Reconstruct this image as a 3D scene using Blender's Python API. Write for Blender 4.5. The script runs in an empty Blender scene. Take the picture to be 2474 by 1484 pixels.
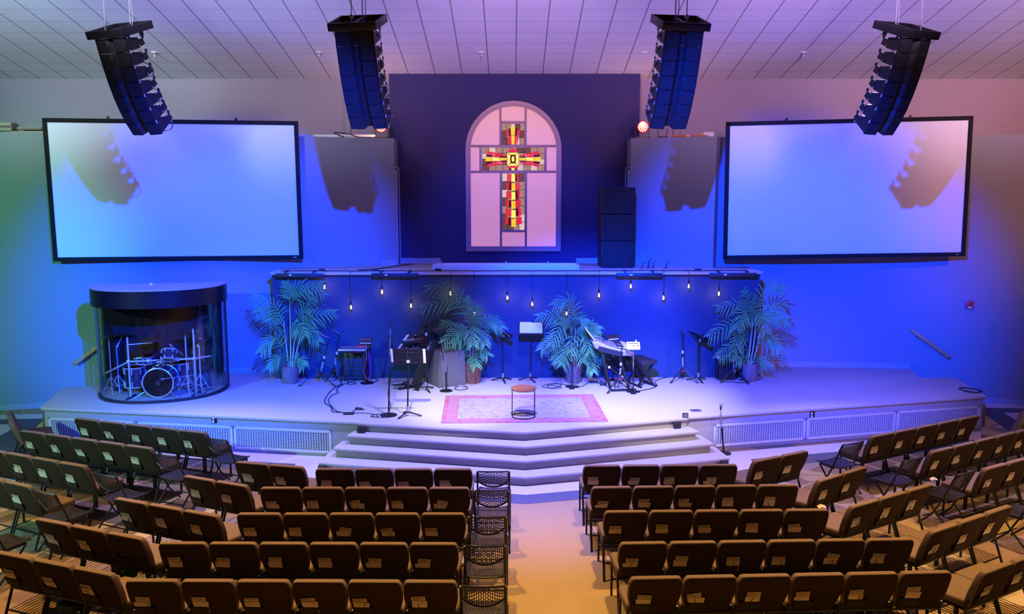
import bpy, bmesh, math, random
from mathutils import Vector, Matrix
random.seed(7)
SC = bpy.context.scene
COL = SC.collection
PI = math.pi
R = math.radians

# ------------------------------------------------------------------ camera
F, CX, CY, CH = 2000.0, 1237.0, 742.0, 4.5          # focal length in pixels of the 2474x1484 frame, eye height
TH = math.atan(270 / 2000)                           # downward pitch
cam = bpy.data.objects.new('camera', bpy.data.cameras.new('camera'))
COL.objects.link(cam)
cam.location = (0, 0, CH)
cam.rotation_euler = (PI / 2 - TH, 0, 0)
cam.data.sensor_fit = 'HORIZONTAL'
cam.data.sensor_width = 36
cam.data.lens = 36 * F / 2474
cam.data.clip_end = 200
SC.camera = cam

# ------------------------------------------------------------------ exposure, world, lights
SC.view_settings.view_transform = 'Standard'
SC.view_settings.look = 'None'
SC.view_settings.gamma = 1
SC.view_settings.exposure = 0.0
SC.view_settings.use_curve_mapping = False
W = bpy.data.worlds.new('world')
SC.world = W
W.use_nodes = True
W.node_tree.nodes['Background'].inputs[0].default_value = (1.0, 0.72, 0.45, 1)
W.node_tree.nodes['Background'].inputs[1].default_value = 0.03


def aim(o, target):
    d = Vector(target) - Vector(o.location)
    o.rotation_euler = d.to_track_quat('-Z', 'Y').to_euler()


def spot(name, loc, target, color, power, angle, blend=0.5, radius=0.12):
    l = bpy.data.lights.new(name, 'SPOT')
    l.color, l.energy, l.spot_size, l.spot_blend, l.shadow_soft_size = color, power, R(angle), blend, radius
    o = bpy.data.objects.new(name, l)
    COL.objects.link(o)
    o.location = loc
    aim(o, target)
    return o


def area(name, loc, target, color, power, sx, sy):
    l = bpy.data.lights.new(name, 'AREA')
    l.shape = 'RECTANGLE'
    l.color, l.energy, l.size, l.size_y = color, power, sx, sy
    o = bpy.data.objects.new(name, l)
    COL.objects.link(o)
    o.location = loc
    aim(o, target)
    return o


BLUE = (0.0, 0.045, 1.0)
# blue wash from the front-of-house truss under the ceiling, side by side fixtures
for nm, tg, e, an in (('left', (-5.9, 17.4, 2.3), 45000, 33), ('centre', (1.4, 17.2, 1.5), 52000, 22), ('right', (5.9, 17.8, 2.3), 45000, 33)):
    spot('blue_wash_' + nm, (0, 3.7, 7.5), tg, BLUE, e, an, 0.75, .06)
spot('niche_blue', (0, 3.7, 7.5), (0.2, 19.3, 3.5), BLUE, 9000, 21, 0.8, .06)
# white specials on the middle of the stage
spot('white_special_left', (-1.2, 6.0, 9.3), (-.9, 15.2, 0.66), (1.0, 0.97, 0.84), 9000, 15, 0.9, .10)
spot('white_special_right', (1.6, 6.0, 9.3), (2.5, 15.4, 0.66), (1.0, 0.97, 0.84), 8600, 19, 0.9, .10)
# amber house lights over the seats, thrown back towards the rear of the hall
for x, e in ((-6.5, 4200), (-2.2, 3300), (2.4, 3500), (7.0, 4200)):
    spot('amber_house_light', (x, 10.8, 8.7), (x * .95, 6.7, 0), (1.0, 0.56, 0.13), e, 78, 0.8, .2)
# added blue and lavender fill spots for the steps and the floor before them
spot('step_fill', (0.2, 10.8, 8.0), (0.2, 13.4, 0.2), (0.20, 0.20, 1.0), 13000, 62, 1.0, .2)
spot('lavender_floor_fill', (0.4, 12.2, 8.0), (0.4, 11.6, 0), (0.55, 0.36, 1.0), 450, 50, 1.0, .2)
for x in (-5.2, 5.6):
    spot('lavender_aisle_fill', (x, 13.6, 8.0), (x, 11.9, 0), (0.50, 0.40, 1.0), 4500, 54, 1.0, .2)  # added spots standing in for stage spill on the wing floors
# lavender fill added to tint ceiling and upper wall, spots without a known fixture
for x, col, e in ((-9.5, (0.48, 0.80, 0.98), 3300), (-5, (0.62, 0.66, 1.0), 2500), (0, (0.70, 0.44, 1.0), 2900), (5, (0.76, 0.46, 1.0), 2500), (9.5, (0.85, 0.55, 0.98), 2500)):
    spot('lavender_ceiling_fill', (x, 8.0, 7.5), (x * 1.02, 17.0, 8.15), col, e * 1.35, 44, 1.0, .3)
# green from the left, orange from the right
spot('green_wash', (-12.0, 3.0, 7.6), (-11.6, 17.0, 3.0), (0.14, 1.0, 0.45), 5200, 34, 0.9, .2)
spot('teal_seat_wash', (-12.0, 1.0, 7.0), (-7.0, 12.5, 0.6), (0.42, 1.0, 0.9), 6500, 34, 0.9, .2)
spot('orange_wash', (12.5, 8.0, 8.2), (11.0, 19, 5.2), (1.0, 0.40, 0.16), 2200, 40, 0.9, .3)
spot('orange_seat_wash', (12.0, 1.0, 7.0), (6.5, 11.5, 0.6), (1.0, 0.55, 0.25), 3500, 36, 0.9, .2)
spot('amber_wall_fill', (-12.5, 8.0, 8.2), (-8.0, 19.7, 6.5), (1.0, 0.45, 0.22), 500, 34, 1.0, .3)  # added fill to warm the left upper wall


# ------------------------------------------------------------------ pixel of the frame -> point on a real plane
_c, _s = math.cos(TH), math.sin(TH)


def ray(x, y):
    u, v = (x - CX) / F, (CY - y) / F
    return Vector((u, _c + v * _s, -_s + v * _c))


def fz(x, y, z=0.0):
    d = ray(x, y)
    t = (z - CH) / d.z
    return Vector((d.x * t, d.y * t, z))


def fy(x, y, Y):
    d = ray(x, y)
    t = Y / d.y
    return Vector((d.x * t, Y, CH + d.z * t))


# ------------------------------------------------------------------ materials
def mat(name, col, rough=0.6, metal=0.0, noise=0.0, nscale=20.0, bump=0.0, emit=None, estr=0.0, spec=0.5):
    m = bpy.data.materials.new(name)
    m.use_nodes = True
    nt = m.node_tree
    b = nt.nodes['Principled BSDF']
    b.inputs['Base Color'].default_value = (*col, 1)
    b.inputs['Roughness'].default_value = rough
    b.inputs['Metallic'].default_value = metal
    b.inputs['Specular IOR Level'].default_value = spec
    if noise or bump:
        tc = nt.nodes.new('ShaderNodeTexCoord')
        n = nt.nodes.new('ShaderNodeTexNoise')
        n.inputs['Scale'].default_value = nscale
        n.inputs['Detail'].default_value = 4
        nt.links.new(tc.outputs['Object'], n.inputs['Vector'])
        if noise:
            mx = nt.nodes.new('ShaderNodeMix')
            mx.data_type = 'RGBA'
            mx.inputs[6].default_value = (*[c * (1 - noise) for c in col], 1)
            mx.inputs[7].default_value = (*[min(1, c * (1 + noise)) for c in col], 1)
            nt.links.new(n.outputs['Fac'], mx.inputs[0])
            nt.links.new(mx.outputs[2], b.inputs['Base Color'])
        if bump:
            bp = nt.nodes.new('ShaderNodeBump')
            bp.inputs['Strength'].default_value = bump
            bp.inputs['Distance'].default_value = 0.01
            nt.links.new(n.outputs['Fac'], bp.inputs['Height'])
            nt.links.new(bp.outputs[0], b.inputs['Normal'])
    if emit:
        b.inputs['Emission Color'].default_value = (*emit, 1)
        b.inputs['Emission Strength'].default_value = estr
    return m


def mat_clear(name, tint, gloss=0.05):
    m = bpy.data.materials.new(name)
    m.use_nodes = True
    nt = m.node_tree
    nt.nodes.remove(nt.nodes['Principled BSDF'])
    out = nt.nodes['Material Output']
    tr = nt.nodes.new('ShaderNodeBsdfTransparent')
    tr.inputs[0].default_value = (*tint, 1)
    gl = nt.nodes.new('ShaderNodeBsdfGlossy')
    gl.inputs['Roughness'].default_value = 0.04
    lw = nt.nodes.new('ShaderNodeLayerWeight')
    lw.inputs[0].default_value = 0.25
    mr = nt.nodes.new('ShaderNodeMapRange')
    mr.inputs[3].default_value = gloss
    mr.inputs[4].default_value = 0.5
    nt.links.new(lw.outputs['Fresnel'], mr.inputs[0])
    mx = nt.nodes.new('ShaderNodeMixShader')
    nt.links.new(mr.outputs[0], mx.inputs[0])
    nt.links.new(tr.outputs[0], mx.inputs[1])
    nt.links.new(gl.outputs[0], mx.inputs[2])
    nt.links.new(mx.outputs[0], out.inputs[0])
    return m


def nodes_of(m):
    return m.node_tree, m.node_tree.nodes['Principled BSDF']


M = {}
M['wall'] = mat('painted_wall', (0.27, 0.27, 0.29), 0.85, bump=0.05, nscale=90, noise=0.04)
M['upper'] = mat('upper_wall_paint', (0.37, 0.29, 0.32), 0.9, noise=0.03, nscale=8)
M['navy'] = mat('navy_panel_paint', (0.010, 0.034, 0.078), 0.8, noise=0.1, nscale=4)
M['darkwall'] = mat('rear_hall_paint', (0.12, 0.11, 0.10), 0.9, noise=0.05, nscale=4)
M['navy2'] = mat('navy_niche_paint', (0.036, 0.027, 0.105), 0.85, noise=0.08, nscale=4)
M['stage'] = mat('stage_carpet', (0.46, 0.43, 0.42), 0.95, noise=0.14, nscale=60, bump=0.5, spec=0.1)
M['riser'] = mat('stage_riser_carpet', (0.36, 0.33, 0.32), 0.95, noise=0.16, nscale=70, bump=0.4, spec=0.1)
M['base'] = mat('baseboard_vinyl', (0.36, 0.35, 0.40), 0.5, noise=0.03, nscale=5)
M['light_carpet'] = mat('light_carpet', (0.52, 0.47, 0.46), 0.95, noise=0.12, nscale=50, bump=0.3, spec=0.1)
M['dark_carpet'] = mat('dark_carpet', (0.10, 0.10, 0.13), 0.95, noise=0.2, nscale=50, bump=0.3, spec=0.1)
M['gold_carpet'] = mat('gold_carpet', (0.62, 0.44, 0.16), 0.95, noise=0.1, nscale=50, spec=0.1)
M['black'] = mat('black_metal', (0.012, 0.012, 0.014), 0.42, 0.3, noise=0.05)
M['plastic'] = mat('black_plastic', (0.016, 0.016, 0.018), 0.5, noise=0.1, nscale=30)
M['speaker'] = mat('speaker_paint', (0.005, 0.006, 0.007), 0.6, noise=0.15, nscale=300, bump=0.2)
M['grille'] = mat('speaker_grille', (0.006, 0.008, 0.009), 0.7, noise=0.4, nscale=400, bump=0.4)
M['frame'] = mat('screen_border', (0.004, 0.004, 0.004), 0.9, noise=0.05)
M['screen'] = mat('projection_fabric', (0.82, 0.82, 0.84), 0.9, noise=0.01, nscale=3, spec=0.1)
M['chrome'] = mat('chrome', (0.85, 0.84, 0.86), 0.28, 0.55, noise=0.02)
M['steel'] = mat('brushed_steel', (0.55, 0.56, 0.6), 0.35, 0.9, noise=0.05)
M['white'] = mat('white_plastic', (0.75, 0.75, 0.74), 0.5, noise=0.03)
M['paper'] = mat('paper', (0.85, 0.84, 0.82), 0.9, noise=0.02, spec=0.1)
M['brown'] = mat('brown_upholstery', (0.145, 0.10, 0.07), 0.9, noise=0.2, nscale=120, bump=0.3, spec=0.15)
M['brownshade'] = mat('shaded_back_fabric', (0.034, 0.021, 0.014), 0.9, noise=0.2, nscale=120, bump=0.3, spec=0.15)  # darkened brown: shade on the chair backs put into the fabric colour
M['pocket'] = mat('dark_pocket_mesh', (0.022, 0.014, 0.010), 0.9, noise=0.2, nscale=90)
M['chairmetal'] = mat('charcoal_metal', (0.02, 0.022, 0.024), 0.35, 0.5, noise=0.05)
M['envelope'] = mat('cream_paper', (0.66, 0.58, 0.46), 0.9, noise=0.06, nscale=15, spec=0.1)
M['card'] = mat('tan_paper', (0.50, 0.43, 0.30), 0.9, noise=0.08, nscale=15, spec=0.1)
M['ink'] = mat('print_ink', (0.05, 0.035, 0.02), 0.9, noise=0.05)
M['pencil'] = mat('golf_pencil', (0.05, 0.035, 0.03), 0.5, noise=0.1)
M['foldplastic'] = mat('folding_chair_plastic', (0.013, 0.012, 0.012), 0.45, noise=0.1, nscale=60)
M['leaf'] = mat('palm_leaf', (0.07, 0.31, 0.10), 0.4, noise=0.4, nscale=9)
M['stem'] = mat('palm_cane', (0.30, 0.42, 0.22), 0.6, noise=0.3, nscale=12)
M['soil'] = mat('coconut_fibre', (0.32, 0.14, 0.06), 0.95, noise=0.5, nscale=40, bump=0.8)
M['wood'] = mat('honey_wood', (0.55, 0.23, 0.07), 0.45, noise=0.3, nscale=6)
M['rail'] = mat('oak_rail', (0.62, 0.30, 0.12), 0.5, noise=0.25, nscale=14)
M['red'] = mat('red_plastic', (0.62, 0.02, 0.03), 0.4, noise=0.05)
M['reddev'] = mat('red_enclosure', (0.5, 0.01, 0.02), 0.4, noise=0.05)
M['silver'] = mat('silver_plastic', (0.5, 0.48, 0.47), 0.35, 0.4, noise=0.05)
M['keys'] = mat('ivory_keys', (0.8, 0.8, 0.78), 0.35, noise=0.02)
M['cable'] = mat('black_cable', (0.012, 0.012, 0.016), 0.5, noise=0.05)
M['pinkcable'] = mat('magenta_cable', (0.7, 0.03, 0.22), 0.5, noise=0.05)
M['lightcable'] = mat('pale_cable', (0.22, 0.22, 0.27), 0.5, noise=0.05)
M['drape'] = mat('black_drape', (0.004, 0.005, 0.012), 0.95, noise=0.3, nscale=5)
M['drum'] = mat('blue_drum_shell', (0.02, 0.022, 0.06), 0.2, noise=0.3, nscale=20)
M['head'] = mat('black_drum_head', (0.008, 0.008, 0.012), 0.35, noise=0.1)
M['clearhead'] = mat('white_drum_head', (0.5, 0.5, 0.55), 0.5, noise=0.05)
M['cymbal'] = mat('bronze_cymbal', (0.22, 0.17, 0.10), 0.3, 0.9, noise=0.15, nscale=30)
M['bandpaint'] = mat('satin_black_band', (0.006, 0.006, 0.010), 0.35, noise=0.05, spec=0.3)
M['grey'] = mat('grey_cover_cloth', (0.13, 0.13, 0.15), 0.9, noise=0.25, nscale=5, bump=0.4)
M['board'] = mat('raw_board', (0.33, 0.27, 0.2), 0.8, noise=0.2, nscale=9)
M['acrylic'] = mat_clear('clear_acrylic', (0.94, 0.96, 0.97), 0.02)
M['bulbglass'] = mat_clear('amber_bulb_glass', (1.0, 0.86, 0.62), 0.05)
M['filament'] = mat('glowing_filament', (1, 0.6, 0.2), 0.5, emit=(1.0, 0.72, 0.38), estr=14)
M['led'] = mat('lit_led_lens', (1, 0.8, 0.6), 0.4, emit=(1.0, 0.62, 0.45), estr=2.0)
M['louvre'] = mat('grille_back', (0.10, 0.10, 0.12), 0.8, noise=0.1)
M['grillemetal'] = mat('enamelled_grille', (0.55, 0.54, 0.54), 0.5, noise=0.04)
M['mould'] = mat('window_moulding', (0.40, 0.22, 0.20), 0.5, noise=0.05, nscale=6)


def basket(name, c1, c2):
    m = mat(name, c1, 0.6)
    nt, b = nodes_of(m)
    tc = nt.nodes.new('ShaderNodeTexCoord')
    br = nt.nodes.new('ShaderNodeTexBrick')
    br.inputs['Scale'].default_value = 22
    br.inputs['Color1'].default_value = (*c1, 1)
    br.inputs['Color2'].default_value = (*c2, 1)
    br.inputs['Mortar'].default_value = (*[c * 0.25 for c in c1], 1)
    br.inputs['Mortar Size'].default_value = 0.06
    sep = nt.nodes.new('ShaderNodeSeparateXYZ')
    at = nt.nodes.new('ShaderNodeMath')
    at.operation = 'ARCTAN2'
    mu = nt.nodes.new('ShaderNodeMath')
    mu.operation = 'MULTIPLY'
    mu.inputs[1].default_value = 0.2
    cb = nt.nodes.new('ShaderNodeCombineXYZ')
    nt.links.new(tc.outputs['Object'], sep.inputs[0])
    nt.links.new(sep.outputs[0], at.inputs[0])
    nt.links.new(sep.outputs[1], at.inputs[1])
    nt.links.new(at.outputs[0], mu.inputs[0])
    nt.links.new(mu.outputs[0], cb.inputs[0])
    nt.links.new(sep.outputs[2], cb.inputs[1])
    nt.links.new(cb.outputs[0], br.inputs['Vector'])
    nt.links.new(br.outputs['Color'], b.inputs['Base Color'])
    bp = nt.nodes.new('ShaderNodeBump')
    bp.inputs['Strength'].default_value = 0.8
    bp.inputs['Distance'].default_value = 0.01
    bp.invert = True
    nt.links.new(br.outputs['Fac'], bp.inputs['Height'])
    nt.links.new(bp.outputs[0], b.inputs['Normal'])
    return m


M['basket_red'] = basket('red_brown_wicker', (0.42, 0.13, 0.06), (0.62, 0.30, 0.18))
M['basket_grey'] = basket('grey_wicker', (0.16, 0.13, 0.14), (0.5, 0.42, 0.4))
M['basket_plum'] = basket('plum_wicker', (0.30, 0.17, 0.17), (0.62, 0.48, 0.45))


def mat_ceiling():
    m = mat('acoustic_tile', (0.7, 0.68, 0.66), 0.95, spec=0.1)
    nt, b = nodes_of(m)
    tc = nt.nodes.new('ShaderNodeTexCoord')
    sep = nt.nodes.new('ShaderNodeSeparateXYZ')
    nt.links.new(tc.outputs['Object'], sep.inputs[0])

    def line(sock, pitch, off, half):
        a = nt.nodes.new('ShaderNodeMath')
        a.operation = 'ADD'
        a.inputs[1].default_value = off
        nt.links.new(sock, a.inputs[0])
        w = nt.nodes.new('ShaderNodeMath')
        w.operation = 'PINGPONG'
        w.inputs[1].default_value = pitch / 2
        nt.links.new(a.outputs[0], w.inputs[0])
        c = nt.nodes.new('ShaderNodeMath')
        c.operation = 'LESS_THAN'
        c.inputs[1].default_value = half
        nt.links.new(w.outputs[0], c.inputs[0])
        return c.outputs[0]
    lx = line(sep.outputs[0], 0.612, 61.2 - 0.087 - 0.0, 0.012)
    ly = line(sep.outputs[1], 0.52, 52.0 - 16.64, 0.006)
    n = nt.nodes.new('ShaderNodeTexNoise')
    n.inputs['Scale'].default_value = 0.6
    n.inputs['Detail'].default_value = 2
    nt.links.new(tc.outputs['Object'], n.inputs['Vector'])
    r = nt.nodes.new('ShaderNodeMix')
    r.data_type = 'RGBA'
    r.inputs[6].default_value = (0.74, 0.72, 0.70, 1)
    r.inputs[7].default_value = (0.86, 0.84, 0.82, 1)
    nt.links.new(n.outputs['Fac'], r.inputs[0])
    m1 = nt.nodes.new('ShaderNodeMix')
    m1.data_type = 'RGBA'
    m1.inputs[7].default_value = (0.42, 0.41, 0.40, 1)
    nt.links.new(r.outputs[2], m1.inputs[6])
    nt.links.new(ly, m1.inputs[0])
    m2 = nt.nodes.new('ShaderNodeMix')
    m2.data_type = 'RGBA'
    m2.inputs[7].default_value = (0.30, 0.28, 0.29, 1)
    nt.links.new(m1.outputs[2], m2.inputs[6])
    nt.links.new(lx, m2.inputs[0])
    nt.links.new(m2.outputs[2], b.inputs['Base Color'])
    return m


def mat_floor():
    """tan loop carpet; in the wings woven with large brown and dark pieces and ring medallions"""
    m = mat('patterned_carpet', (0.6, 0.48, 0.34), 0.95, spec=0.08)
    nt, b = nodes_of(m)
    tc = nt.nodes.new('ShaderNodeTexCoord')
    mp = nt.nodes.new('ShaderNodeMapping')
    mp.inputs['Rotation'].default_value = (0, 0, R(35))
    mp.inputs['Scale'].default_value = (0.75, 1.2, 1)
    nt.links.new(tc.outputs['Object'], mp.inputs[0])
    vo = nt.nodes.new('ShaderNodeTexVoronoi')
    vo.inputs['Scale'].default_value = 0.85
    vo.distance = 'MANHATTAN'
    nt.links.new(mp.outputs[0], vo.inputs['Vector'])
    sp = nt.nodes.new('ShaderNodeSeparateColor')
    nt.links.new(vo.outputs['Color'], sp.inputs[0])
    cr = nt.nodes.new('ShaderNodeValToRGB')
    cr.color_ramp.interpolation = 'CONSTANT'
    e = cr.color_ramp.elements
    e[0].position, e[0].color = 0.0, (0.40, 0.29, 0.15, 1)
    e[1].position, e[1].color = 0.42, (0.24, 0.16, 0.10, 1)
    for p_, c_ in ((0.68, (0.32, 0.25, 0.19, 1)), (0.82, (0.10, 0.10, 0.10, 1)), (0.88, (0.44, 0.36, 0.28, 1))):
        x = e.new(p_)
        x.color = c_
    nt.links.new(sp.outputs[0], cr.inputs[0])
    # ring medallions
    v2 = nt.nodes.new('ShaderNodeTexVoronoi')
    v2.inputs['Scale'].default_value = 0.5
    v2.inputs['Randomness'].default_value = 0.6
    nt.links.new(tc.outputs['Object'], v2.inputs['Vector'])
    pg = nt.nodes.new('ShaderNodeMath')
    pg.operation = 'PINGPONG'
    pg.inputs[1].default_value = 0.09
    nt.links.new(v2.outputs['Distance'], pg.inputs[0])
    lt = nt.nodes.new('ShaderNodeMath')
    lt.operation = 'LESS_THAN'
    lt.inputs[1].default_value = 0.022
    nt.links.new(pg.outputs[0], lt.inputs[0])
    l2 = nt.nodes.new('ShaderNodeMath')
    l2.operation = 'LESS_THAN'
    l2.inputs[1].default_value = 0.36
    nt.links.new(v2.outputs['Distance'], l2.inputs[0])
    an = nt.nodes.new('ShaderNodeMath')
    an.operation = 'MULTIPLY'
    nt.links.new(lt.outputs[0], an.inputs[0])
    nt.links.new(l2.outputs[0], an.inputs[1])
    am = nt.nodes.new('ShaderNodeMath')
    am.operation = 'MULTIPLY'
    am.inputs[1].default_value = 0.6
    nt.links.new(an.outputs[0], am.inputs[0])
    mr = nt.nodes.new('ShaderNodeMix')
    mr.data_type = 'RGBA'
    mr.inputs[7].default_value = (0.2, 0.13, 0.09, 1)
    nt.links.new(am.outputs[0], mr.inputs[0])
    nt.links.new(cr.outputs[0], mr.inputs[6])
    # plain tan along the centre aisle and the straight rows
    sx = nt.nodes.new('ShaderNodeSeparateXYZ')
    nt.links.new(tc.outputs['Object'], sx.inputs[0])
    ab = nt.nodes.new('ShaderNodeMath')
    ab.operation = 'ABSOLUTE'
    nt.links.new(sx.outputs[0], ab.inputs[0])
    gt = nt.nodes.new('ShaderNodeMath')
    gt.operation = 'GREATER_THAN'
    gt.inputs[1].default_value = 3.3
    nt.links.new(ab.outputs[0], gt.inputs[0])
    mw = nt.nodes.new('ShaderNodeMix')
    mw.data_type = 'RGBA'
    mw.inputs[6].default_value = (0.40, 0.29, 0.15, 1)
    nt.links.new(gt.outputs[0], mw.inputs[0])
    nt.links.new(mr.outputs[2], mw.inputs[7])
    # pile
    n = nt.nodes.new('ShaderNodeTexNoise')
    n.inputs['Scale'].default_value = 30
    n.inputs['Detail'].default_value = 5
    nt.links.new(tc.outputs['Object'], n.inputs['Vector'])
    ml = nt.nodes.new('ShaderNodeMix')
    ml.data_type = 'RGBA'
    ml.blend_type = 'MULTIPLY'
    ml.inputs[0].default_value = 0.35
    nt.links.new(mw.outputs[2], ml.inputs[6])
    nt.links.new(n.outputs['Color'], ml.inputs[7])
    nt.links.new(ml.outputs[2], b.inputs['Base Color'])
    bp = nt.nodes.new('ShaderNodeBump')
    bp.inputs['Strength'].default_value = 0.4
    bp.inputs['Distance'].default_value = 0.01
    nt.links.new(n.outputs['Fac'], bp.inputs['Height'])
    nt.links.new(bp.outputs[0], b.inputs['Normal'])
    return m


def mat_rug():
    """faded oriental rug: pink border band round a mottled cream, rose and blue field"""
    m = mat('faded_rug', (0.8, 0.6, 0.6), 0.95, spec=0.05)
    nt, b = nodes_of(m)
    tc = nt.nodes.new('ShaderNodeTexCoord')
    sx = nt.nodes.new('ShaderNodeSeparateXYZ')
    nt.links.new(tc.outputs['Object'], sx.inputs[0])

    def mth(op, a, bv, two=None):
        k = nt.nodes.new('ShaderNodeMath')
        k.operation = op
        nt.links.new(a, k.inputs[0])
        if two is not None:
            nt.links.new(two, k.inputs[1])
        elif bv is not None:
            k.inputs[1].default_value = bv
        return k.outputs[0]
    ax = mth('SUBTRACT', mth('ABSOLUTE', sx.outputs[0], None), 1.42)
    ay = mth('SUBTRACT', mth('ABSOLUTE', sx.outputs[1], None), 0.98)
    mxv = mth('MAXIMUM', ax, None, ay)          # -distance from the edge
    ramp = nt.nodes.new('ShaderNodeValToRGB')
    ramp.color_ramp.interpolation = 'CONSTANT'
    d = mth('ADD', mxv, 0.5)
    nt.links.new(d, ramp.inputs[0])
    e = ramp.color_ramp.elements
    e[0].position, e[0].color = 0.0, (0, 0, 0, 1)
    e[1].position, e[1].color = 0.24, (1, 1, 1, 1)
    for p_, v_ in ((0.265, 0.75), (0.44, 1.0), (0.465, 0.6), (0.485, 1.0)):
        x = e.new(p_)
        x.color = (v_, v_, v_, 1)
    mp = nt.nodes.new('ShaderNodeMapping')
    mp.inputs['Scale'].default_value = (5, 9, 1)
    nt.links.new(tc.outputs['Object'], mp.inputs[0])
    n = nt.nodes.new('ShaderNodeTexNoise')
    n.inputs['Scale'].default_value = 1.2
    n.inputs['Detail'].default_value = 8
    n.inputs['Roughness'].default_value = 0.75
    nt.links.new(mp.outputs[0], n.inputs['Vector'])
    fld = nt.nodes.new('ShaderNodeValToRGB')
    e = fld.color_ramp.elements
    e[0].position, e[0].color = 0.3, (0.06, 0.10, 0.26, 1)
    e[1].position, e[1].color = 0.75, (0.45, 0.05, 0.08, 1)
    for p_, c_ in ((0.43, (0.26, 0.26, 0.32, 1)), (0.53, (0.42, 0.37, 0.35, 1)), (0.62, (0.42, 0.18, 0.19, 1))):
        x = e.new(p_)
        x.color = c_
    nt.links.new(n.outputs['Fac'], fld.inputs[0])
    bd = nt.nodes.new('ShaderNodeValToRGB')
    e = bd.color_ramp.elements
    e[0].position, e[0].color = 0.35, (0.42, 0.26, 0.26, 1)
    e[1].position, e[1].color = 0.62, (0.42, 0.045, 0.08, 1)
    nt.links.new(n.outputs['Fac'], bd.inputs[0])
    mx = nt.nodes.new('ShaderNodeMix')
    mx.data_type = 'RGBA'
    nt.links.new(ramp.outputs[0], mx.inputs[0])
    nt.links.new(fld.outputs[0], mx.inputs[6])
    nt.links.new(bd.outputs[0], mx.inputs[7])
    nt.links.new(mx.outputs[2], b.inputs['Base Color'])
    return m


M['ceiling'] = mat_ceiling()
M['floor'] = mat_floor()
M['rug'] = mat_rug()


def mat_wood_top():
    m = mat('butcher_block', (0.5, 0.2, 0.07), 0.45)
    nt, b = nodes_of(m)
    tc = nt.nodes.new('ShaderNodeTexCoord')
    mp = nt.nodes.new('ShaderNodeMapping')
    mp.inputs['Scale'].default_value = (1.5, 16, 16)
    nt.links.new(tc.outputs['Object'], mp.inputs[0])
    n = nt.nodes.new('ShaderNodeTexNoise')
    n.inputs['Scale'].default_value = 2.2
    n.inputs['Detail'].default_value = 3
    nt.links.new(mp.outputs[0], n.inputs['Vector'])
    r = nt.nodes.new('ShaderNodeValToRGB')
    r.color_ramp.elements[0].position, r.color_ramp.elements[0].color = 0.35, (0.20, 0.055, 0.012, 1)
    r.color_ramp.elements[1].position, r.color_ramp.elements[1].color = 0.65, (0.42, 0.16, 0.04, 1)
    nt.links.new(n.outputs['Fac'], r.inputs[0])
    nt.links.new(r.outputs[0], b.inputs['Base Color'])
    return m


M['block'] = mat_wood_top()

# ------------------------------------------------------------------ mesh building


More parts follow.
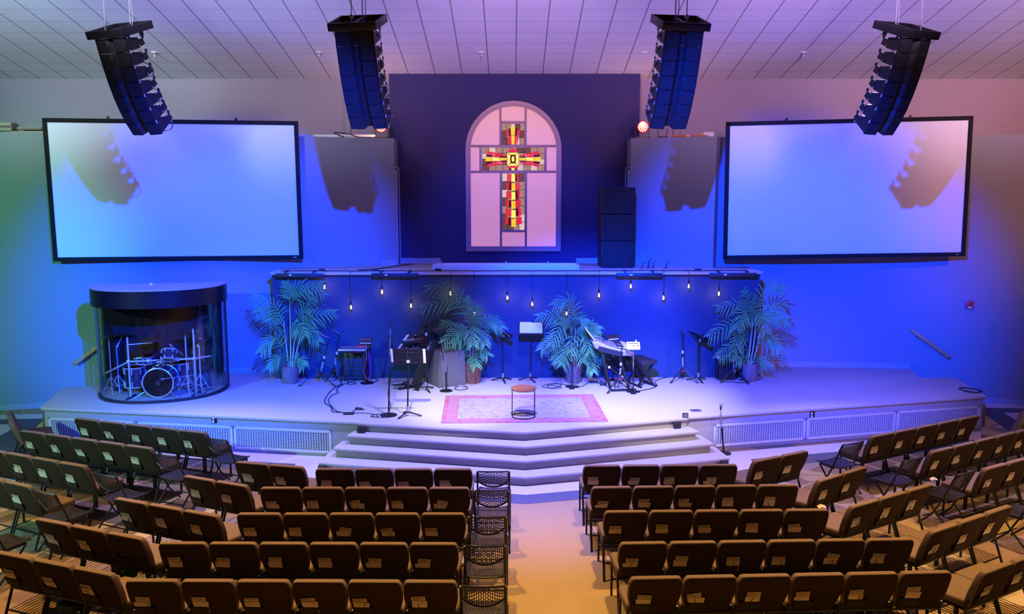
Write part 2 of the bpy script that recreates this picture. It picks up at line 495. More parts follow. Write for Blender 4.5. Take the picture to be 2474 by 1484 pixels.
class MB:
    def __init__(self, origin=(0, 0, 0)):
        self.v, self.f, self.m = [], [], []
        self.o = Vector(origin)
        self.mi = 0

    def add(self, vs, fs):
        n = len(self.v)
        self.v += [Vector(p) for p in vs]
        self.f += [tuple(i + n for i in q) for q in fs]
        self.m += [self.mi] * len(fs)
        return self

    def box(self, c, s, rot=None):
        c = Vector(c)
        vs = []
        for k in range(8):
            p = Vector(((k & 1) - .5, ((k >> 1) & 1) - .5, ((k >> 2) & 1) - .5))
            p = Vector((p.x * s[0], p.y * s[1], p.z * s[2]))
            if rot is not None:
                p = rot @ p
            vs.append(c + p)
        return self.add(vs, [(0, 2, 3, 1), (4, 5, 7, 6), (0, 1, 5, 4), (2, 6, 7, 3), (0, 4, 6, 2), (1, 3, 7, 5)])

    def bar(self, p, q, w, h=None, up=(0, 0, 1)):
        p, q = Vector(p), Vector(q)
        d = (q - p)
        L = d.length
        y = d.normalized()
        u = Vector(up)
        if abs(u.dot(y)) > .98:
            u = Vector((0, 1, 0))
        x = y.cross(u).normalized()
        z = x.cross(y)
        m = Matrix((x, y, z)).transposed()
        return self.box((p + q) / 2, (w, L, h or w), m)

    def tube(self, pts, r, n=8, closed=False):
        P = [Vector(p) for p in pts]
        N = len(P)
        rr = r if isinstance(r, (list, tuple)) else [r] * N
        rings = []
        prev = None
        for i in range(N):
            if closed:
                t = (P[(i + 1) % N] - P[i - 1]).normalized()
            else:
                t = (P[min(i + 1, N - 1)] - P[max(i - 1, 0)]).normalized()
            if prev is None:
                a = Vector((0, 0, 1)) if abs(t.z) < .9 else Vector((1, 0, 0))
                x = t.cross(a).normalized()
            else:
                x = (prev - t * prev.dot(t)).normalized()
            prev = x
            y = t.cross(x)
            rings.append([P[i] + (x * math.cos(2 * PI * k / n) + y * math.sin(2 * PI * k / n)) * rr[i] for k in range(n)])
        vs = [p for g in rings for p in g]
        fs = []
        for i in range(N if closed else N - 1):
            j = (i + 1) % N
            for k in range(n):
                l = (k + 1) % n
                fs.append((i * n + k, i * n + l, j * n + l, j * n + k))
        if not closed:
            fs.append(tuple(range(n))[::-1])
            fs.append(tuple((N - 1) * n + k for k in range(n)))
        return self.add(vs, fs)

    def lathe(self, prof, n=24, c=(0, 0, 0), rot=None):
        c = Vector(c)
        vs, fs = [], []
        for (r, z) in prof:
            for k in range(n):
                p = Vector((r * math.cos(2 * PI * k / n), r * math.sin(2 * PI * k / n), z))
                vs.append(c + (rot @ p if rot is not None else p))
        for i in range(len(prof) - 1):
            for k in range(n):
                l = (k + 1) % n
                fs.append((i * n + k, i * n + l, (i + 1) * n + l, (i + 1) * n + k))
        if prof[0][0] > 1e-4:
            fs.append(tuple(range(n))[::-1])
        if prof[-1][0] > 1e-4:
            fs.append(tuple((len(prof) - 1) * n + k for k in range(n)))
        return self.add(vs, fs)

    def prism(self, poly, z0, z1):
        n = len(poly)
        a = sum(poly[i][0] * poly[(i + 1) % n][1] - poly[(i + 1) % n][0] * poly[i][1] for i in range(n))
        if a < 0:
            poly = poly[::-1]
        vs = [(x, y, z0) for x, y, *_ in poly] + [(x, y, z1) for x, y, *_ in poly]
        fs = [tuple(range(n))[::-1], tuple(range(n, 2 * n))]
        for i in range(n):
            j = (i + 1) % n
            fs.append((i, j, n + j, n + i))
        return self.add(vs, fs)

    def xprism(self, poly, y0, y1):
        """polygon in x,z extruded along y"""
        n = len(poly)
        a = sum(poly[i][0] * poly[(i + 1) % n][1] - poly[(i + 1) % n][0] * poly[i][1] for i in range(n))
        if a < 0:
            poly = poly[::-1]
        vs = [(x, y0, z) for x, z in poly] + [(x, y1, z) for x, z in poly]
        fs = [tuple(range(n)), tuple(range(n, 2 * n))[::-1]]
        for i in range(n):
            j = (i + 1) % n
            fs.append((j, i, n + i, n + j))
        return self.add(vs, fs)

    def warp(self, fn):
        self.v = [Vector(fn(p)) for p in self.v]
        return self

    def obj(self, name, m, parent=None, bevel=0.0, seg=2, ang=38, flat=False):
        me = bpy.data.meshes.new(name)
        me.from_pydata([tuple(p - self.o) for p in self.v], [], self.f)
        ms = m if isinstance(m, (list, tuple)) else [m]
        for k in ms:
            me.materials.append(k)
        if len(ms) > 1:
            me.polygons.foreach_set('material_index', self.m)
        if bevel:
            bm = bmesh.new()
            bm.from_mesh(me)
            es = [e for e in bm.edges if len(e.link_faces) == 2 and e.calc_face_angle(0) > R(30)]
            bmesh.ops.bevel(bm, geom=es, offset=bevel, offset_type='OFFSET', segments=seg, profile=0.5, affect='EDGES', clamp_overlap=True)
            bm.to_mesh(me)
            bm.free()
        if not flat:
            me.polygons.foreach_set('use_smooth', [True] * len(me.polygons))
            me.set_sharp_from_angle(angle=R(ang))
        me.update()
        o = bpy.data.objects.new(name, me)
        COL.objects.link(o)
        if parent is not None:
            o.parent = parent
        else:
            o.location = self.o
        return o


def _parts(self, name, m, parent=None, **kw):
    """one object for every connected piece of the mesh"""
    n = len(self.v)
    up = list(range(n))

    def find(i):
        while up[i] != i:
            up[i] = up[up[i]]
            i = up[i]
        return i
    for f in self.f:
        for i in f[1:]:
            up[find(i)] = find(f[0])
    groups = {}
    for f in self.f:
        groups.setdefault(find(f[0]), []).append(f)
    out = []
    for fs in groups.values():
        b = MB(self.o)
        ids = sorted({i for f in fs for i in f})
        mp = {i: k for k, i in enumerate(ids)}
        b.add([self.v[i] for i in ids], [tuple(mp[i] for i in f) for f in fs])
        out.append(b.obj(name, m, parent, **kw))
    return out


MB.parts = _parts


def tag(o, label, cat, group=None, kind=None):
    o['label'] = label
    o['category'] = cat
    if group:
        o['group'] = group
    if kind:
        o['kind'] = kind
    return o


def thing(name, loc, label, cat, group=None, rz=0.0):
    o = bpy.data.objects.new(name, None)
    COL.objects.link(o)
    o.empty_display_size = 0.1
    o.location = loc
    o.rotation_euler = (0, 0, rz)
    return tag(o, label, cat, group)


def struct(o, label=None, cat=None):
    o['kind'] = 'structure'
    if label:
        o['label'] = label
    if cat:
        o['category'] = cat
    return o


def copy_tree(o, parent=None):
    c = o.copy()
    COL.objects.link(c)
    c.parent = parent
    for ch in list(o.children):
        copy_tree(ch, c)
    return c


def text(name, s, size, m, loc, rot, parent=None, depth=0.001, off=(0, 0, 0)):
    cu = bpy.data.curves.new(name, 'FONT')
    cu.body, cu.size, cu.extrude = s, size, depth
    cu.align_x = cu.align_y = 'CENTER'
    t = bpy.data.objects.new(name, cu)
    COL.objects.link(t)
    dg = bpy.context.evaluated_depsgraph_get()
    me = bpy.data.meshes.new_from_object(t.evaluated_get(dg))
    bpy.data.objects.remove(t)
    me.materials.clear()
    me.materials.append(m)
    o = bpy.data.objects.new(name, me)
    COL.objects.link(o)
    o.parent = parent
    o.location = loc
    o.rotation_euler = rot
    return o


def arc(c, r, a0, a1, n, z=None):
    return [(c[0] + r * math.cos(a0 + (a1 - a0) * i / n), c[1] + r * math.sin(a0 + (a1 - a0) * i / n)) for i in range(n + 1)]


def smooth(pts, n=6):
    """Catmull-Rom through the points"""
    P = [Vector(p) for p in pts]
    out = []
    for i in range(len(P) - 1):
        a, b, c, d = P[max(i - 1, 0)], P[i], P[i + 1], P[min(i + 2, len(P) - 1)]
        for k in range(n):
            t = k / n
            out.append(0.5 * ((2 * b) + (c - a) * t + (2 * a - 5 * b + 4 * c - d) * t * t + (3 * b - a - 3 * c + d) * t ** 3))
    out.append(P[-1])
    return out

# ================================================================== THE SETTING
ZS, ZL = 0.66, 2.924                    # stage top, upper ledge top
YN, YU = 19.36, 19.72                   # niche wall, upper back wall


def fline(x, y, P, Q):
    """pixel -> point on the vertical plane through P and Q"""
    b = (Q[1] - P[1]) / (Q[0] - P[0])
    a = P[1] - b * P[0]
    d = ray(x, y)
    t = a / (d.y - b * d.x)
    return Vector((d.x * t, d.y * t, CH + d.z * t))


def ceil_z(y):
    return 7.25 - 0.2168 * (y - YN)


fl = MB().prism([(-14, -12), (14, -12), (14, 19.72), (-14, 19.72)], -0.1, 0.0).obj('floor', M['floor'])
struct(fl)
K0 = [(-8.6, 14.77), (-3.25, 13.93), (-3.2, 13.12), (0.21, 12.48), (3.66, 13.36), (3.72, 14.12), (9.15, 15.5)]
K1 = [(-8.7, 14.33), (-3.65, 13.5), (-3.62, 12.75), (0.21, 12.04), (4.08, 12.97), (4.1, 13.75), (9.3, 15.06)]
K2 = [(-8.8, 13.95), (-4.0, 13.15), (-3.98, 12.4), (0.21, 11.67), (4.42, 12.65), (4.45, 13.4), (9.4, 14.7)]


def inlay(name, m, polys, z):
    b = MB()
    for p in polys:
        b.prism([(q[0], q[1]) for q in p], 0.0005, z)
    return b.obj(name, m, fl, flat=True)


def strip(a, b):
    return [[a[i], a[i + 1], b[i + 1], b[i]] for i in range(len(a) - 1)]


inlay('light_carpet_band', M['light_carpet'], strip(K0, K1), 0.004)
inlay('dark_carpet_band', M['dark_carpet'], strip(K1, K2), 0.004)
P = lambda *q: [fz(*p) for p in q]
inlay('dark_carpet_field', M['dark_carpet'], [P((-120, 1016), (103, 1012), (103, 1046), (85, 1105), (-120, 1130)),
      P((2380, 986), (2600, 990), (2600, 1045), (2440, 1046), (2412, 1026), (2381, 1005))], 0.003)
inlay('light_carpet_piece', M['light_carpet'], [P((-120, 1006), (103, 1001), (103, 1012), (-120, 1016)), P((-60, 1027), (44, 1026), (24, 1041), (-60, 1085)),
      P((2380, 975), (2600, 979), (2600, 990), (2380, 986)), P((2425, 998), (2560, 999), (2560, 1020), (2459, 1018)), P((2380, 1040), (2413, 1026), (2442, 1046), (2346, 1062))], 0.006)
inlay('gold_carpet_piece', M['gold_carpet'], [P((2381, 1005), (2411, 1025), (2379, 1039)), P((103, 1018), (103, 1046), (78, 1044))], 0.009)

ce = MB()
y0, y1 = -12, 19.75
ce.add([(-14, y0, ceil_z(y0)), (14, y0, ceil_z(y0)), (14, y1, ceil_z(y1)), (-14, y1, ceil_z(y1)),
        (-14, y0, ceil_z(y0) + .1), (14, y0, ceil_z(y0) + .1), (14, y1, ceil_z(y1) + .1), (-14, y1, ceil_z(y1) + .1)],
       [(0, 3, 2, 1), (4, 5, 6, 7), (0, 1, 5, 4), (2, 3, 7, 6), (1, 2, 6, 5), (3, 0, 4, 7)])
struct(ce.obj('ceiling', M['ceiling'], flat=True))
struct(MB().box((0, -12.05, 6.5), (28.2, .1, 14)).obj('wall_back', M['darkwall']))
struct(MB().box((-14.05, 3.9, 6.5), (.1, 31.9, 14)).obj('wall_side_left', M['darkwall']))
struct(MB().box((14.05, 3.9, 6.5), (.1, 31.9, 14)).obj('wall_side_right', M['darkwall']))
struct(MB().box((0, YU + .05, 5.2), (28, .1, 4.2)).obj('wall_upper', M['upper']))
def curve2(pts, n=5):
    return [(p.x, p.y) for p in smooth([(x, y, 0) for x, y in pts], n)]


WL = curve2([(-14, 15.55), (-12, 16.5), (-10.1, 17.22), (-8.4, 17.42), (-6.6, 17.56), (-5.35, 17.88), (-4.0, 18.33), (-2.635, 18.78)])
WR = [(2.65, 18.78), (4.4, 18.1)] + curve2([(4.55, 18.42), (6.2, 18.38), (7.6, 18.28), (8.9, 18.12), (10.0, 17.81), (11.06, 17.42), (12.6, 16.7), (14, 15.9)])


def wall_y(poly, x):
    for (x0, y0), (x1, y1) in zip(poly, poly[1:]):
        if x0 <= x <= x1:
            return y0 + (y1 - y0) * (x - x0) / (x1 - x0)
    return poly[-1][1]


wl = struct(MB().prism(WL + [(-2.635, YU), (-14, YU)], 0.0, 5.76).obj('wall_left', M['wall'], ang=14))
wr = struct(MB().prism(WR + [(14, YU), (2.65, YU)], 0.0, 5.76).obj('wall_right', M['wall'], ang=14))
struct(MB().box((0.06, (YN + YU) / 2 + .02, 4.9), (5.72, YU - YN + .04, 4.66)).obj('wall_niche', M['navy2'], flat=True))

# doors in the sides of the niche (jamb, dark leaf)
for sx, nm in ((-1, 'door_1'), (1, 'door_2')):
    x = -2.635 if sx < 0 else 2.65
    d = MB().box((x - sx * .012, 19.07, 4.0), (.03, .36, 2.15)).obj(nm, M['navy'], flat=True)
    struct(d)
    b = MB()
    for yy in (18.87, 19.27):
        b.box((x - sx * .02, yy, 4.0), (.06, .06, 2.2))
    b.box((x - sx * .02, 19.07, 5.1), (.06, .46, .06))
    b.obj('door_frame', M['base'], d, flat=True)

# baseboards
BB = lambda b, p, q, z, off=.012: b.bar((p[0], p[1], z + .06), (q[0], q[1], z + .06), .024, .12)
def board_run(poly, x0, x1, z):
    b = MB()
    xs = sorted({x0, x1} | {x for x, y in poly if x0 < x < x1})
    for p, q in zip(xs, xs[1:]):
        BB(b, (p, wall_y(poly, p) - .013), (q + .002, wall_y(poly, q) - .013), z)
    return b


struct(board_run(WL, -13.9, -9.05, 0.0).obj('baseboard_left', M['base'], flat=True))
struct(board_run(WR, 9.25, 13.9, 0.0).obj('baseboard_right', M['base'], flat=True))
struct(board_run(WL, -8.2, -4.995, ZS).obj('baseboard_stage_left', M['base'], flat=True))
struct(board_run(WR, 5.21, 8.85, ZS).obj('baseboard_stage_right', M['base'], flat=True))
b = MB()
BB(b, (-2.63, YN - .012), (-1.67, YN - .012), ZL)
BB(b, (1.5, YN - .012), (2.64, YN - .012), ZL)
BB(b, (-2.95, 18.665), (-2.635, 18.768), ZL)
struct(b.obj('baseboard_niche', M['base'], flat=True))

# ---- stage: body, overhanging carpeted top
TOP = [(-8.611, 14.725), (-2.66, 13.76), (-2.6, 13.70), (.203, 13.153), (3.05, 14.02), (3.12, 14.09), (9.172, 15.605), (9.423, 17.254),
       (8.674, 17.254), (8.878, 18.145), (8.9, 18.5), (5.2, 18.6), (-5.1, 18.3), (-6.5, 17.8), (-8.3, 17.6), (-8.44, 16.482), (-9.039, 16.263)]
BODY = [(-8.57, 14.78), (-2.66, 13.82), (-2.6, 13.76), (.203, 13.215), (3.05, 14.08), (3.1, 14.15), (9.13, 15.65), (9.38, 17.25),
        (8.69, 17.25), (8.86, 18.145), (8.9, 18.5), (5.2, 18.6), (-5.1, 18.3), (-6.5, 17.8), (-8.28, 17.6), (-8.4, 16.5), (-9.0, 16.29)]
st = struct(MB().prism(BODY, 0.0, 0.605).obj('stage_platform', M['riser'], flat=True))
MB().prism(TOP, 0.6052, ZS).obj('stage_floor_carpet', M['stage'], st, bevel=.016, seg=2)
# side stairs down to the hall floor along each wall
for k, (x0, x1, z) in enumerate(((8.88, 9.2, .44), (9.2, 9.5, .22))):
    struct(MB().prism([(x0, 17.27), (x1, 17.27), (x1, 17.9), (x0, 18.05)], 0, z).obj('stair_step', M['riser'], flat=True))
for k, (x0, x1, z) in enumerate(((-8.78, -8.45, .44), (-9.08, -8.78, .22))):
    struct(MB().prism([(x0, 16.55), (x1, 16.6), (x1, 17.32), (x0, 17.3)], 0, z).obj('stair_step', M['riser'], flat=True))
# front steps
TR = [([(-2.70, 13.84), (-2.787, 13.521), (.22, 12.896), (3.205, 13.768), (3.1, 14.08)], .495, .0),
      ([(-2.911, 13.76), (-2.982, 13.336), (.216, 12.664), (3.422, 13.59), (3.3, 14.12)], .33, .0),
      ([(-3.1, 13.82), (-3.169, 13.08), (.212, 12.378), (3.63, 13.317), (3.5, 14.16)], .165, .0)]
for poly, z, _ in TR:
    poly = poly + [(0.2, 13.9)]
    inner = [poly[0]] + [(p[0] * .985, p[1] + .05) for p in poly[1:4]] + poly[4:]
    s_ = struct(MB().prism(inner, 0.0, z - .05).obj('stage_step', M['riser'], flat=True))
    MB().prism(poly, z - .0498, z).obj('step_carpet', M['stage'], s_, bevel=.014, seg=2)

# ---- wall behind the band and the carpeted ledge above it
FW = [(-4.99, 17.16), (5.2, 17.28)]
struct(MB().prism([FW[0], FW[1], (5.2, 18.6), (2.6, 19.4), (-2.6, 19.4), (-4.99, 18.25)], ZS - .02, 2.86).obj('wall_stage', M['navy'], flat=True))
struct(MB().prism([(-5.02, 17.10), (5.23, 17.22), (5.23, 18.6), (2.6, 19.4), (-2.6, 19.4), (-5.02, 18.25)], 2.8602, ZL).obj('floor_ledge', M['stage'], bevel=.012))
struct(MB().bar((-4.99, 17.145, 2.84), (5.2, 17.265, 2.84), .03, .035).obj('trim_1', M['black'], flat=True))
b = MB()
b.bar((-5.0, 17.15, ZS + .02), (5.2, 17.27, ZS + .02), .02, .04)
struct(b.obj('trim_2', M['navy'], flat=True))
# raised strips standing in for stripes of par light on the upper wall
for sx in (-1, 1):
    struct(MB().box((sx * 3.82, YU - .04, 6.45), (.11, .08, 1.38)).obj('par_stripe_left' if sx < 0 else 'par_stripe_right', M['upper'], flat=True))

# ---- stained glass window
WY = YN - .004


def wz(u, v):
    p = fy(1080 + u / 3.534, 220 + v / 3.534, YN - .03)
    return (p.x, p.z)


win = struct(bpy.data.objects.new('window_1', None))
COL.objects.link(win)
win.location = (0.034, WY, 3.2)
wb = MB((0.034, WY, 3.2))


def archp(w, zb, zc, n=40, cx=.034):
    return [(cx - w, zb)] + [(cx - w * math.cos(PI * i / n), zc + w * math.sin(PI * i / n)) for i in range(n + 1)] + [(cx + w, zb)]


def ring(b, o, i, yf, yb):
    n = len(o)
    vs = [(x, yf, z) for x, z in o] + [(x, yf, z) for x, z in i] + [(x, yb, z) for x, z in o] + [(x, yb, z) for x, z in i]
    fs = []
    for k in range(n):
        j = (k + 1) % n
        fs += [(k, j, n + j, n + k), (k, 2 * n + k, 2 * n + j, j), (n + k, n + j, 3 * n + j, 3 * n + k)]
    b.add(vs, fs)


ring(wb, archp(1.10, 3.205, 5.53), archp(1.03, 3.275, 5.53), WY - .09, WY)
ring(wb, archp(1.03, 3.275, 5.53), archp(.985, 3.32, 5.53), WY - .07, WY)
wb.obj('window_frame', M['mould'], win, ang=25)
M['pane'] = mat('milk_glass_pane', (0.50, 0.36, 0.30), 0.6, noise=0.05, nscale=1.5, emit=(0.95, 0.36, 0.34), estr=0.5)
pb = MB((0.034, WY, 3.2))
pb.xprism(archp(.99, 3.31, 5.53), WY - .012, WY)
pb.obj('glass_panes', M['pane'], win, flat=True)
mb = MB((0.034, WY, 3.2))


def mull(u0, v0, u1, v1, w=.052, d=.045):
    a, c = wz(u0, v0), wz(u1, v1)
    mb.bar((a[0], WY - d / 2 - .012, a[1]), (c[0], WY - d / 2 - .012, c[1]), d, w, up=(0, 1, 0)) if False else mb.box(
        ((a[0] + c[0]) / 2, WY - d / 2 - .0121, (a[1] + c[1]) / 2), (max(abs(a[0] - c[0]), w), d, max(abs(a[1] - c[1]), w)))


for q in ((456, 142, 456, 470), (671, 142, 671, 470), (456, 267, 671, 267), (196, 470, 930, 470), (196, 690, 930, 690), (286, 470, 286, 690), (841, 470, 841, 690),
          (459, 690, 461, 1328), (673, 690, 674, 1328), (461, 1196, 674, 1196)):
    mull(*q)
mb.obj('mullions', M['mould'], win, bevel=.008)
GL = {'lead': ((.015, .01, .012), 0), 'marble': ((.62, .34, .23), .62), 'pale': ((.85, .6, .48), .85), 'dkm': ((.30, .12, .08), .45), 'yel': ((.95, .58, .02), 1.05), 'lem': ((.98, .82, .12), 1.1),
      'red': ((.85, .02, .05), .95), 'drk': ((.30, .0, .02), .4)}
gm = []
for k, (c_, e_) in GL.items():
    m = mat('stained_' + k, c_, 0.5, noise=0.25 if k != 'marble' else 0.6, nscale=22, emit=c_ if e_ else None, estr=e_, spec=0.1)
    if e_:
        nt, bs = nodes_of(m)
        src = bs.inputs['Base Color'].links[0].from_socket
        nt.links.new(src, bs.inputs['Emission Color'])
        nt.links.remove(bs.inputs['Base Color'].links[0])
        bs.inputs['Base Color'].default_value = (c_[0] * .12, c_[1] * .12, c_[2] * .12, 1)
    gm.append(m)
GI = {k: i for i, k in enumerate(GL)}
gb = MB((0.034, WY, 3.2))


def gpoly(k, pts, lvl=1):
    gb.mi = GI[k]
    gb.xprism([wz(*p) for p in pts], WY - .016 - .004 * lvl, WY - .013)


def grect(k, u0, v0, u1, v1, lvl=1):
    gpoly(k, [(u0, v0), (u1, v0), (u1, v1), (u0, v1)], lvl)


rg = random.Random(3)
for (u0, v0, u1, v1, nu, nv) in ((466, 280, 661, 459, 5, 3), (299, 483, 831, 679, 9, 4), (470, 703, 663, 1188, 4, 7)):
    grect('lead', u0, v0, u1, v1, 0)
    for i in range(nu):
        for j in range(nv):
            a = u0 + (u1 - u0) * i / nu + 2
            c = v0 + (v1 - v0) * j / nv + 2
            grect(rg.choice(['marble', 'marble', 'marble', 'pale', 'dkm']), a, c, u0 + (u1 - u0) * (i + 1) / nu - 2, v0 + (v1 - v0) * (j + 1) / nv - 2, 1)


def rayp(k, c0, c1, n, col2=None):
    """tapering glass ray cut into n pieces; c0, c1 = the two ends, each a pair of points"""
    for i in range(n):
        t0, t1 = i / n + .012, (i + 1) / n - .012
        L = lambda p, q, t: (p[0] + (q[0] - p[0]) * t, p[1] + (q[1] - p[1]) * t)
        gpoly(col2 if col2 and i % 2 else k, [L(c0[0], c1[0], t0), L(c0[1], c1[1], t0), L(c0[1], c1[1], t1), L(c0[0], c1[0], t1)], 2.5)


rayp('yel', ((542, 305), (581, 305)), ((553, 458), (574, 458)), 2)
rayp('drk', ((522, 318), (541, 318)), ((540, 458), (552, 458)), 2, 'red')
rayp('drk', ((583, 318), (604, 318)), ((575, 458), (586, 458)), 2, 'red')
rayp('red', ((499, 328), (520, 328)), ((527, 458), (538, 458)), 2)
rayp('red', ((606, 328), (628, 328)), ((588, 458), (598, 458)), 2)
for s_ in (1, -1):
    X_ = lambda u: u if s_ > 0 else 1128 - u
    rayp('yel', ((X_(326), 563), (X_(326), 601)), ((X_(512), 573), (X_(512), 591)), 3, 'lem')
    rayp('drk', ((X_(333), 538), (X_(333), 561)), ((X_(512), 560), (X_(512), 571)), 3, 'red')
    rayp('drk', ((X_(333), 603), (X_(333), 625)), ((X_(512), 593), (X_(512), 603)), 3, 'red')
    rayp('red', ((X_(342), 512), (X_(342), 536)), ((X_(512), 546), (X_(512), 558)), 3)
    rayp('red', ((X_(342), 627), (X_(342), 650)), ((X_(512), 605), (X_(512), 616)), 3)
rayp('lem', ((551, 703), (580, 703)), ((549, 1165), (588, 1165)), 6, 'yel')
rayp('red', ((532, 703), (549, 703)), ((522, 1150), (547, 1150)), 6, 'drk')
rayp('drk', ((582, 703), (598, 703)), ((590, 1150), (614, 1150)), 6, 'red')
rayp('red', ((514, 703), (530, 703)), ((497, 1142), (520, 1142)), 6)
rayp('red', ((600, 703), (612, 703)), ((616, 1142), (641, 1142)), 6)
gpoly('red', [(512, 522), (563, 486), (614, 522)], 4)
gpoly('red', [(520, 657), (608, 657), (612, 640), (516, 640)], 4)
rayp('drk', ((524, 660), (604, 660)), ((530, 676), (598, 676)), 1)
gpoly('lem', [(551, 660), (576, 660), (576, 676), (551, 676)], 4)
grect('lead', 511, 524, 615, 642, 3)
for q in ([(514, 527), (612, 527), (580, 545), (546, 545)], [(514, 639), (612, 639), (580, 618), (546, 618)], [(514, 530), (542, 549), (538, 580), (542, 614), (514, 637)], [(612, 530), (584, 549), (590, 580), (584, 614), (612, 637)]):
    gpoly('lem', q, 4)
gpoly('drk', [(541, 560), (563, 540), (586, 560), (586, 602), (563, 622), (541, 602)], 5)
gpoly('lem', [(552, 566), (563, 556), (575, 566), (575, 597), (563, 607), (552, 597)], 6)
gb.obj('stained_glass_cross', gm, win, flat=True)

# ================================================================== CHAIRS
yb = lambda z: -.19 - (z - .42) * .38
BACK = [(-.222, .862), (.222, .862), (.240, .848), (.258, .805), (.261, .70), (.257, .62), (.236, .53), (.216, .42), (-.216, .42), (-.236, .53), (-.257, .62), (-.261, .70), (-.258, .805), (-.240, .848)]


def make_church_chair():
    t = thing('church_chair', (0, 0, 0), '', 'chair')
    b = MB().xprism(BACK, -.034, .046)
    b.warp(lambda p: (p.x, p.y + yb(p.z), p.z)).obj('backrest', M['brown'], t, bevel=.017, seg=3)
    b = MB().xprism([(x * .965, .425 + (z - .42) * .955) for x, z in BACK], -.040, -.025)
    b.warp(lambda p: (p.x, p.y + yb(p.z), p.z)).obj('back_panel', M['brownshade'], t, bevel=.006)
    b = MB()
    b.prism([(-.245, -.20), (.245, -.20), (.262, -.05), (.262, .20), (.235, .262), (-.235, .262), (-.262, .20), (-.262, -.05)], .415, .50)
    b.warp(lambda p: (p.x, p.y, p.z + (.012 * (1 - (p.x / .26) ** 2) if p.z > .46 else 0) - (.012 if p.y > .25 else 0)))
    b.obj('seat', M['brown'], t, bevel=.024, seg=3)
    b = MB().xprism([(-.205, .475), (-.03, .475), (-.02, .558), (-.215, .565)], -.072, -.044)
    b.warp(lambda p: (p.x, p.y + yb(p.z), p.z)).obj('pocket', M['pocket'], t, bevel=.006)
    for sx in (-1, 1):
        MB().bar((sx * .245, .19, 0), (sx * .245, .19, .415), .024).obj('leg', M['chairmetal'], t, bevel=.003)
        MB().tube([(sx * .245, -.36, 0), (sx * .245, -.205, .40), (sx * .235, -.235, .5)], .015, 8).obj('leg', M['chairmetal'], t)
    f = MB()
    for sx in (-1, 1):
        f.bar((sx * .238, -.22, .405), (sx * .238, .22, .405), .024)
    f.bar((-.238, .19, .403), (.238, .19, .403), .02)
    f.bar((-.24, -.212, .405), (.24, -.212, .405), .02)
    f.obj('seat_frame', M['chairmetal'], t)
    k = MB()
    k.tube([(-.245, -.288, .19), (.245, -.288, .19)], .009, 6)
    k.tube([(-.245, .19, .19), (.245, .19, .19)], .009, 6)
    for i in range(9):
        x = -.2 + .05 * i
        k.tube([(x, -.285, .195), (x, .19, .195)], .004, 5)
    k.obj('book_rack', M['chairmetal'], t)
    return t


def perforate(b, W, top, low, tr, cols=19, bridge=.042, th=.006, w=.0085):
    """slotted panel in u,v built of upright strips with staggered bridges; tr maps (u,v,depth) to the chair"""
    def bx(u0, u1, v0, v1):
        vs = [tr(u, v, d) for d in (0, th) for v in (v0, v1) for u in (u0, u1)]
        b.add(vs, [(0, 1, 3, 2), (4, 6, 7, 5), (0, 4, 5, 1), (2, 3, 7, 6), (0, 2, 6, 4), (1, 5, 7, 3)])
    st = W / (cols - 1)
    for i in range(cols):
        u = -W / 2 + i * st
        lo, hi = low(u), top(u)
        n = max(1, int((hi - lo) / .06))
        for k in range(n):
            bx(u - w / 2, u + w / 2, lo + (hi - lo) * k / n, lo + (hi - lo) * (k + 1) / n)
        if i < cols - 1:
            v = lo + (0 if i % 2 else bridge / 2)
            while v < hi - .004:
                bx(u + w / 2, u + st - w / 2, v, min(v + .011, hi))
                v += bridge


def make_folding_chair():
    t = thing('folding_chair', (0, 0, 0), '', 'chair')
    yy = lambda z: -.30 + (.84 - z) * .42          # slope of the long side tubes
    lowb = lambda u: .60 + .075 * (abs(u) / .2) ** 2.2
    topb = lambda u: .845 - .012 * (u / .2) ** 2
    curve = lambda u: -.045 * (1 - (u / .21) ** 2)

    def trb(u, v, d):
        return (u, yy(v) + curve(u) + d - .003, v)
    b = MB()
    perforate(b, .395, topb, lowb, trb)
    b.tube([trb(-.205 + .41 * i / 14, topb(-.205 + .41 * i / 14), .003) for i in range(15)], .011, 6)
    b.tube([trb(-.205 + .41 * i / 14, lowb(-.205 + .41 * i / 14), .003) for i in range(15)], .012, 6)
    for sx in (-1, 1):
        b.tube([trb(sx * .203, topb(.2), .003), trb(sx * .203, lowb(.2), .003)], .014, 6)
    b.obj('back_panel', M['foldplastic'], t)

    def trs(u, v, d):
        return (u, v, .445 - .018 * (1 - (u / .2) ** 2) + .02 * max(0, (v - .1)) + d - .03 * max(0, (v - .14) / .06) ** 2 * .4)
    b = MB()
    hw = lambda v: .2
    perforate(b, .375, lambda u: .19 - .03 * (u / .19) ** 4, lambda u: -.19, trs, cols=21, bridge=.036)
    loop = [(-.2, -.2)] + [(-.2 + .4 * i / 10, -.2) for i in range(1, 10)] + [(.2, -.2), (.2, 0), (.2, .16)] + [(.19 - .38 * i / 8, .2) for i in range(9)] + [(-.2, .16), (-.2, 0)]
    b.tube([trs(u, v, .003) for u, v in loop], .012, 6, closed=True)
    b.obj('seat_panel', M['foldplastic'], t)
    for sx in (-1, 1):
        MB().tube([(sx * .215, yy(.83), .83), (sx * .215, yy(.46), .46), (sx * .215, yy(.2) + .03, .2), (sx * .22, .20, .0)], .0135, 8).obj('leg', M['chairmetal'], t)
        MB().tube([(sx * .225, .12, .43), (sx * .225, -.04, .25), (sx * .225, -.30, .0)], .0125, 8).obj('leg', M['chairmetal'], t)
    f = MB()
    f.tube([(-.225, -.215, .08), (.225, -.215, .08)], .009, 6)
    f.tube([(-.215, .13, .12), (.215, .13, .12)], .009, 6)
    for sx in (-1, 1):
        f.bar((sx * .214, -.16, .43), (sx * .214, .12, .43), .012, .03)
    f.parts('stretcher', M['chairmetal'], t)
    return t


